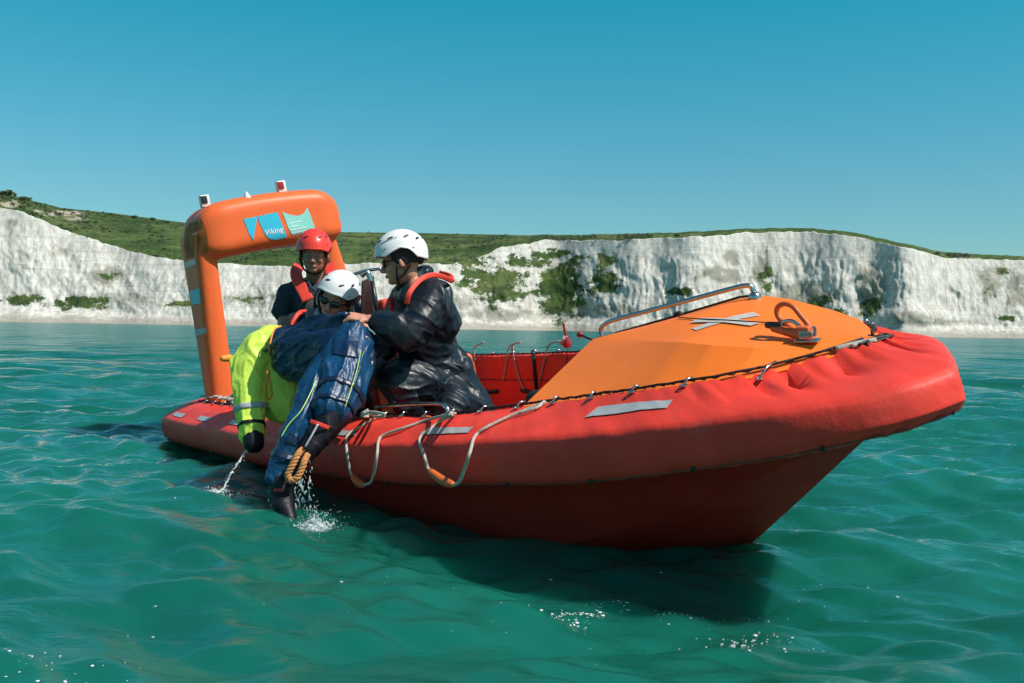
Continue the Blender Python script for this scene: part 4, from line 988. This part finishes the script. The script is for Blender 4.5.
strap_path([at(294, 324, 5.88), at(300, 327, 5.86), at(305, 326, 5.88)], .016, MT['redf'], 'lifejacket_band', pC, .010)
strap_path([at(312, 310, 5.96), at(310, 316, 5.90), at(314, 322, 5.86)], .028, MT['grey'], 'grey_collar', pC, .014)
strap_path([at(321, 309, 5.92), at(318, 314, 5.88), at(320, 320, 5.84)], .022, MT['ldecal'], 'neck_gaiter', pC, .014)

# --- casualty slung over the side in an immersion suit
pD = person('limp casualty in blue and hi-vis yellow immersion suit hanging over the side into the water', at(310, 400, 5.6))
SHD = at(262, 350, 5.80); HIP = at(350, 345, 5.45)
b_ = MB()
chain(b_, [(at(318, 385, 6.15), .085), (at(305, 370, 5.95), .06), (at(290, 362, 5.85), .11), (at(318, 352, 5.65), .12), (HIP, .11)])
b_.ell(at(322, 388, 6.2), ((.08, 0, 0), (0, .095, 0), (0, 0, .10)))
chain(b_, [(at(290, 358, 5.85), .09), (SHD, .07), (at(252, 395, 5.72), .045), (at(252, 417, 5.66), .03)])
chain(b_, [(HIP, .10), (at(345, 382, 5.25), .085), (at(325, 425, 5.1), .05), (at(303, 458, 5.0), .04)])
chain(b_, [(HIP, .10), (at(322, 392, 5.2), .075), (at(296, 440, 5.02), .048), (at(281, 482, 4.95), .036), (at(288, 515, 4.86), .03)])
hand(b_, at(252, 417, 5.66), (.05, -.15, -1), (.6, .5, 0), .75, curl=(25, 35, 30))
blob(b_, 'body', MT['skin'], pD, vox=.0075, sm=3)
# yellow upper part
y = MB()
chain(y, [(at(262, 350, 5.80), .115), (at(251, 368, 5.76), .112), (at(251, 405, 5.68), .084), (at(252, 432, 5.62), .066)])
chain(y, [(at(270, 348, 5.82), .12), (at(284, 372, 5.86), .16), (at(284, 402, 5.80), .125)])
blob(y, 'yellow_sleeve', MT['yellow'], pD, vox=.008, sm=3, wr=.012, wf=7, wr2=.005, wf2=16, axis=(.1, 0, -1), seed=9)
cu_ = MB(); chain(cu_, [(at(252.5, 434, 5.61), .062), (at(254, 443, 5.58), .058)]); blob(cu_, 'wrist_seal', MT['boot'], pD, vox=.006, sm=2)
def ring(c, ax, r, w_, mat, name, par, squash=1.0, th=.003, n=40):
    ax = Vector(ax).normalized(); a = ax.orthogonal().normalized(); b2_ = ax.cross(a); rows = []
    for t in (-1, 1): rows.append([c+ax*w_*t*.5+(a*math.cos(x)+b2_*math.sin(x)*squash)*(r) for x in [2*math.pi*k/n for k in range(n)]])
    return MB().grid(rows, True).build(name, mat, par, mods=[('SOLIDIFY', dict(thickness=th))])
def wrap_band(obj, p0, ax, w_, mat, name, par, r=.2, n=72, m_=4, off=.003):
    """band wrapped closely round a limb of obj"""
    mm = obj.data; bv = BVHTree.FromPolygons([v.co[:] for v in mm.vertices], [p.vertices[:] for p in mm.polygons])
    ax = Vector(ax).normalized(); a = ax.orthogonal().normalized(); b2_ = ax.cross(a); rows = []
    for t in np.linspace(-.5, .5, m_):
        r_ = []; last = .05
        for k in range(n):
            d = a*math.cos(2*math.pi*k/n)+b2_*math.sin(2*math.pi*k/n); c = p0+ax*w_*t
            h = bv.ray_cast(c+d*r, -d, r)
            q_ = (h[0]-c).dot(d) if h[0] else last
            last = q_; r_.append(c+d*(q_+off))
        rows.append(r_)
    return MB().grid(rows, True).build(name, mat, par, mods=[('SOLIDIFY', dict(thickness=.002, offset=1))])
ysl = [o for o in pD.children if o.name.startswith('yellow_sleeve')][0]
wrap_band(ysl, at(251, 409, 5.67), at(251.5, 420, 5.65)-at(250.5, 400, 5.69), .032, MT['tape'], 'reflective_band', pD, r=.108)
wrap_band(ysl, at(252, 427, 5.635), at(252, 435, 5.61)-at(251.5, 420, 5.65), .02, MT['boot'], 'cuff_tab', pD, r=.11)
nub = MB(); nub.capsule(at(229, 358, 5.75), .022, at(223, 358.5, 5.73), .018); nub.build('whistle', MT['orangen'], pD)
# blue seat, back and the fabric hauled up by the kneeling man
bl = MB(); G_ = at(345, 317, 5.40)
chain(bl, [(at(284, 345, 5.74), .095), (at(300, 357, 5.66), .15), (at(322, 358, 5.56), .165), (at(345, 352, 5.46), .15)])
for a, r_ in ((at(284, 336, 5.78), .04), (at(302, 333, 5.7), .05), (at(300, 350, 5.66), .10), (at(315, 352, 5.58), .12), (at(335, 345, 5.5), .11)): bl.capsule(G_, .014, a, r_)
bl.capsule(at(284, 338, 5.76), .045, at(318, 324, 5.6), .03); bl.capsule(at(318, 324, 5.6), .03, G_, .014)
blob(bl, 'suit_body', MT['bluedeep'], pD, vox=.007, sm=3, wr=.020, wf=7, wr2=.010, wf2=17, wr3=.003, axis=(G_-at(285, 350, 5.74)), seed=10)
l1 = MB(); chain(l1, [(at(352, 344, 5.40), .12), (at(347, 362, 5.30), .128), (at(341, 392, 5.16), .122), (at(334, 408, 5.08), .10)])
leg1 = blob(l1, 'trouser_leg', MT['blue'], pD, vox=.007, sm=3, wr=.013, wf=7, wr2=.0065, wf2=16, wr3=.0015, axis=(at(350, 350, 5.35)-at(335, 412, 5.08)), seed=11)
kp = MB(); chain(kp, [(at(362, 345, 5.36), .07), (at(366, 366, 5.30), .05)]); blob(kp, 'hip_panel', MT['bluedark'], pD, vox=.008, sm=3, wr=.006, wf=9, seed=12)
l2 = MB(); chain(l2, [(at(334, 368, 5.34), .115), (at(320, 390, 5.22), .105), (at(300, 424, 5.06), .070), (at(287, 452, 5.0), .060), (at(280, 478, 4.96), .060)])
leg2 = blob(l2, 'trouser_leg', MT['blue'], pD, vox=.0065, sm=3, wr=.010, wf=10, wr2=.006, wf2=22, wr3=.002, axis=(at(334, 368, 5.34)-at(280, 478, 4.96)), seed=13)
wrap_band(leg2, at(286, 458, 4.985), at(290, 448, 5.0)-at(283, 466, 4.97), .035, MT['bluedark'], 'ankle_strap', pD, r=.11)
wrap_band(leg1, at(340, 396, 5.14), at(345, 384, 5.2)-at(338, 404, 5.1), .03, MT['bluedark'], 'knee_strap', pD, r=.2)
strap_path([at(316, 381, 5.08), at(308, 398, 5.02), at(300, 412, 4.97), at(289, 424, 4.95), at(281, 437, 4.93)], .0028, MT['lime'], 'lime_piping', pD, .003)
bt = MB(); chain(bt, [(at(334, 414, 5.06), .085), (at(322, 432, 5.01), .066), (at(309, 448, 4.97), .056), (at(300, 460, 4.95), .045)]); blob(bt, 'boot', MT['boot'], pD, vox=.007, sm=3, wr=.004, wf=10, seed=14)
strap_path([at(310, 421, 4.93), at(319, 424, 4.92), at(329, 428, 4.95)], .010, MT['redf'], 'boot_top', pD, .003)
strap_path([at(318, 424, 4.92), at(312, 435, 4.90), at(305, 447, 4.89)], .005, MT['tape'], 'boot_piping', pD, .004)
bt = MB(); chain(bt, [(at(281, 482, 4.95), .060), (at(281, 495, 4.93), .056), (at(284, 507, 4.89), .052), (at(290, 518, 4.85), .036)]); b2_ = blob(bt, 'boot', MT['boot'], pD, vox=.006, sm=3, wr=.003, wf=10, seed=15)
bvh_t = BVHTree.FromPolygons([v.co[:] for v in b2_.data.vertices], [p.vertices[:] for p in b2_.data.polygons])
mb = MB(); r_ = random.Random(2); x = 273.5
while x < 284:
    w_ = r_.uniform(.9, 1.7); q_ = []
    for a, c in ((x, 491.5), (x+w_, 491.5), (x+w_, 488.5), (x, 488.7)):
        d = Vector(ray(a, c)).normalized(); h = bvh_t.ray_cast(Vector(CP), d); q_.append(h[0]-d*.004 if h[0] else None)
    if all(q_): mb.add(q_, [(0, 1, 2, 3)])
    x += w_+.4
mb.build('boot_mark', MT['redf'], b2_, smooth=False)
wrap_band(leg1, at(334.5, 409, 5.08), at(338, 398, 5.12)-at(333, 414, 5.06), .022, MT['bluedark'], 'trouser_hem', pD, r=.2, off=.006)
strap_path([at(361, 350, 5.20), at(357, 370, 5.10), at(350, 392, 5.00), at(345, 408, 4.97)], .002, MT['lime'], 'leg_seam', pD, .002)
def patch_on(obj, outline, mat, name, off=.004):
    mm = obj.data; bv = BVHTree.FromPolygons([v.co[:] for v in mm.vertices], [p.vertices[:] for p in mm.polygons]); rows = []
    (x0, y0), (x1, y1), (x2, y2), (x3, y3) = outline
    for a in np.linspace(0, 1, 12):
        r = []
        for b2 in np.linspace(0, 1, 12):
            x = (x0*(1-a)+x1*a)*(1-b2)+(x3*(1-a)+x2*a)*b2; yy = (y0*(1-a)+y1*a)*(1-b2)+(y3*(1-a)+y2*a)*b2
            d = Vector(ray(x, yy)).normalized(); h = bv.ray_cast(Vector(CP), d)
            if h[0] is None: return
            r.append(h[0]-d*off)
        rows.append(r)
    MB().grid(rows).build(name, mat, pD, mods=[('SOLIDIFY', dict(thickness=.003))])
patch_on(leg1, [(334, 338), (358, 342), (357, 358), (332, 354)], MT['bluedeep'], 'thigh_pocket')
patch_on(leg2, [(290, 432), (300, 436), (296, 446), (285, 442)], MT['bluedark'], 'shin_patch')
# orange pull cord looped down the yellow sleeve
strap_path([at(281, 326, 5.68), at(274, 330, 5.64), at(270, 345, 5.60), at(268.5, 362, 5.58), at(268, 375, 5.57)], .005, MT['orangen'], 'pull_cord', pD, .005)
lp = [at(268, 374, 5.57), at(265.5, 384, 5.56), at(265, 394, 5.55), at(268, 399, 5.55), at(271.5, 395, 5.55), at(270.5, 384, 5.56), at(268, 374, 5.57)]
MB().tube(smoothpath(lp, 6), .007, 8).build('cord_loop', MT['orangen'], pD)
MB().tube([at(268.3, 371, 5.57), at(268, 377, 5.57)], .011, 8).build('cord_knot', MT['orangen'], pD)

# --- tan laid rope hanging in a loop beside the boots
rp_ = smoothpath([at(309, 444, 5.0), at(299, 453, 4.89), at(293, 464, 4.86), at(288, 474, 4.85), at(290, 480, 4.85), at(297, 478, 4.85), at(302, 468, 4.86), at(305, 460, 4.88), at(312, 446, 5.0)], 14)
e = empty('tan_rope', Matrix.Translation(at(300, 465, 4.88)), 'loop of thick tan twisted rope hanging beside the boots over the side', 'rope')
for k in range(3):
    P = []; L0 = 0
    for i, p in enumerate(rp_):
        t = (rp_[min(i+1, len(rp_)-1)]-rp_[max(i-1, 0)]).normalized(); a = Vector((0, 1, 0)); a = (a-t*a.dot(t)).normalized(); b2_ = t.cross(a)
        if i: L0 += (p-rp_[i-1]).length
        an = L0/.055*2*math.pi+k*2*math.pi/3; P.append(p+(a*math.cos(an)+b2_*math.sin(an))*.0085)
    MB().tube(P, .0095, 8).build('strand', MT['tan'], e)
# ------------------------------------------------------------------ splashes and painted sun glints
def ico(mb, c, r, sq=1.0):
    t = (1+5**.5)/2; vs = [(-1, t, 0), (1, t, 0), (-1, -t, 0), (1, -t, 0), (0, -1, t), (0, 1, t), (0, -1, -t), (0, 1, -t), (t, 0, -1), (t, 0, 1), (-t, 0, -1), (-t, 0, 1)]
    fs = [(0, 11, 5), (0, 5, 1), (0, 1, 7), (0, 7, 10), (0, 10, 11), (1, 5, 9), (5, 11, 4), (11, 10, 2), (10, 7, 6), (7, 1, 8), (3, 9, 4), (3, 4, 2), (3, 2, 6), (3, 6, 8), (3, 8, 9), (4, 9, 5), (2, 4, 11), (6, 2, 10), (8, 6, 7), (9, 8, 1)]
    mb.add([(c[0]+v[0]*r/1.9, c[1]+v[1]*r/1.9, c[2]+v[2]*r/1.9*sq) for v in vs], fs)
sea_bvh = None
def seaz(x, y): return float(sea_height(np.array([[x]]), np.array([[y]]), np.array([[.02]]))[0, 0])
rn = random.Random(21)
def splash(name, c, n, sx, sy, sz, drips):
    sheet = MB(); c = Vector(c); z0 = seaz(c.x, c.y)
    for _ in range(n):
        a = rn.uniform(0, 6.28); r = abs(rn.gauss(0, 1)); x, y = c.x+math.cos(a)*r*sx, c.y+math.sin(a)*r*sy
        h = abs(rn.gauss(0, sz))*max(0, 1.2-r*.7); ico(sheet, (x, y, z0+h+.004), rn.uniform(.004, .010)*(1 if h < sz else .6), .9)
    for p, d in drips:
        q_ = Vector(p)
        while q_.z > z0+.01:
            ico(sheet, q_+Vector((rn.gauss(0, .006), rn.gauss(0, .008), 0)), rn.uniform(.0015, .0055), rn.uniform(1.2, 3.5)); q_.z -= rn.uniform(.006, .03)*d; q_.x += rn.gauss(0, .002)
    fine = MB()
    for _ in range(n):
        a = rn.uniform(0, 6.28); r = abs(rn.gauss(0, 1.6)); x, y = c.x+math.cos(a)*r*sx, c.y+math.sin(a)*r*sy
        ico(fine, (x, y, z0+.004+abs(rn.gauss(0, sz*1.2))*max(0, 1.4-r*.4)), rn.uniform(.0012, .0032), rn.uniform(.8, 1.8))
    o = blob(sheet, name, MT['drop'], None, vox=.0036, sm=1)
    tag(o, kind='stuff'); tag(fine.build(name+'_droplets', MT['drop']), kind='stuff')
B0 = at(314, 529, 4.72)
dr = [(at(x, y_, 4.93+rn.uniform(-.03, .04)), d) for x, y_, d in ((296, 482, .6), (300, 482, .5), (303, 478, .5), (306, 470, .7), (309, 462, 1), (311, 458, 1.4), (299, 480, .8), (305, 472, .8), (270, 487, 1.2), (268, 492, 1.5), (308, 480, .9), (302, 480, .4))]
splash('boot_splash', B0, 620, .08, .10, .036, dr)
st = MB(); path = [(250, 447), (243, 455), (238, 463), (233, 470), (229, 477), (226, 484), (222, 490), (217, 496)]
P = [at(x, y_, 5.58-.03*i) for i, (x, y_) in enumerate(path)]; sp2 = smoothpath(P, 6)
st.tube([p+Vector((rn.uniform(-.004, .004), 0, rn.uniform(-.003, .003))) for p in sp2], [rn.uniform(.002, .0075) for p in sp2], 6)
for i in range(110):
    p = sp2[rn.randrange(len(sp2))]; ico(st, p+Vector((rn.gauss(0, .009), rn.gauss(0, .015), rn.gauss(0, .010))), rn.uniform(.002, .004), 1.6)
tag(blob(st, 'sleeve_drip_water', MT['drop'], None, vox=.0034, sm=1), kind='stuff')
e0 = sp2[-1]; splash('drip_splash', (e0.x, e0.y-.05, 0), 110, .07, .06, .012, [])
# sun glints on the waves, put in as flat white flecks
fl = MB(); m_ = Matrix
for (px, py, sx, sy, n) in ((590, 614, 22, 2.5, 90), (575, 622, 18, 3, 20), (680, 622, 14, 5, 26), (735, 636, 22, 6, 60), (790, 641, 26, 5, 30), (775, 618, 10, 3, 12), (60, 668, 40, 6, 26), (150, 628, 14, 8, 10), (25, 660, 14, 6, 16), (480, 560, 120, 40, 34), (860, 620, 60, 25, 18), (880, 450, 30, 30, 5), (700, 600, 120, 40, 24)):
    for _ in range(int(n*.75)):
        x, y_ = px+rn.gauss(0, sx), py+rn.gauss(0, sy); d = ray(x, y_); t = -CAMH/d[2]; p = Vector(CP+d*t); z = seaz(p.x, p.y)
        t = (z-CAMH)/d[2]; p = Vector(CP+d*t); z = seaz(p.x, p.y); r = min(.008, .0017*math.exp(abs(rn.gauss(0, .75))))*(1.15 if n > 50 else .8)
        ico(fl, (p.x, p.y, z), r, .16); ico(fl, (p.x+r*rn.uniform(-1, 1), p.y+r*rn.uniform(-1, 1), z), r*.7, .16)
tag(fl.build('glint_flecks', MT['glint']), kind='stuff')
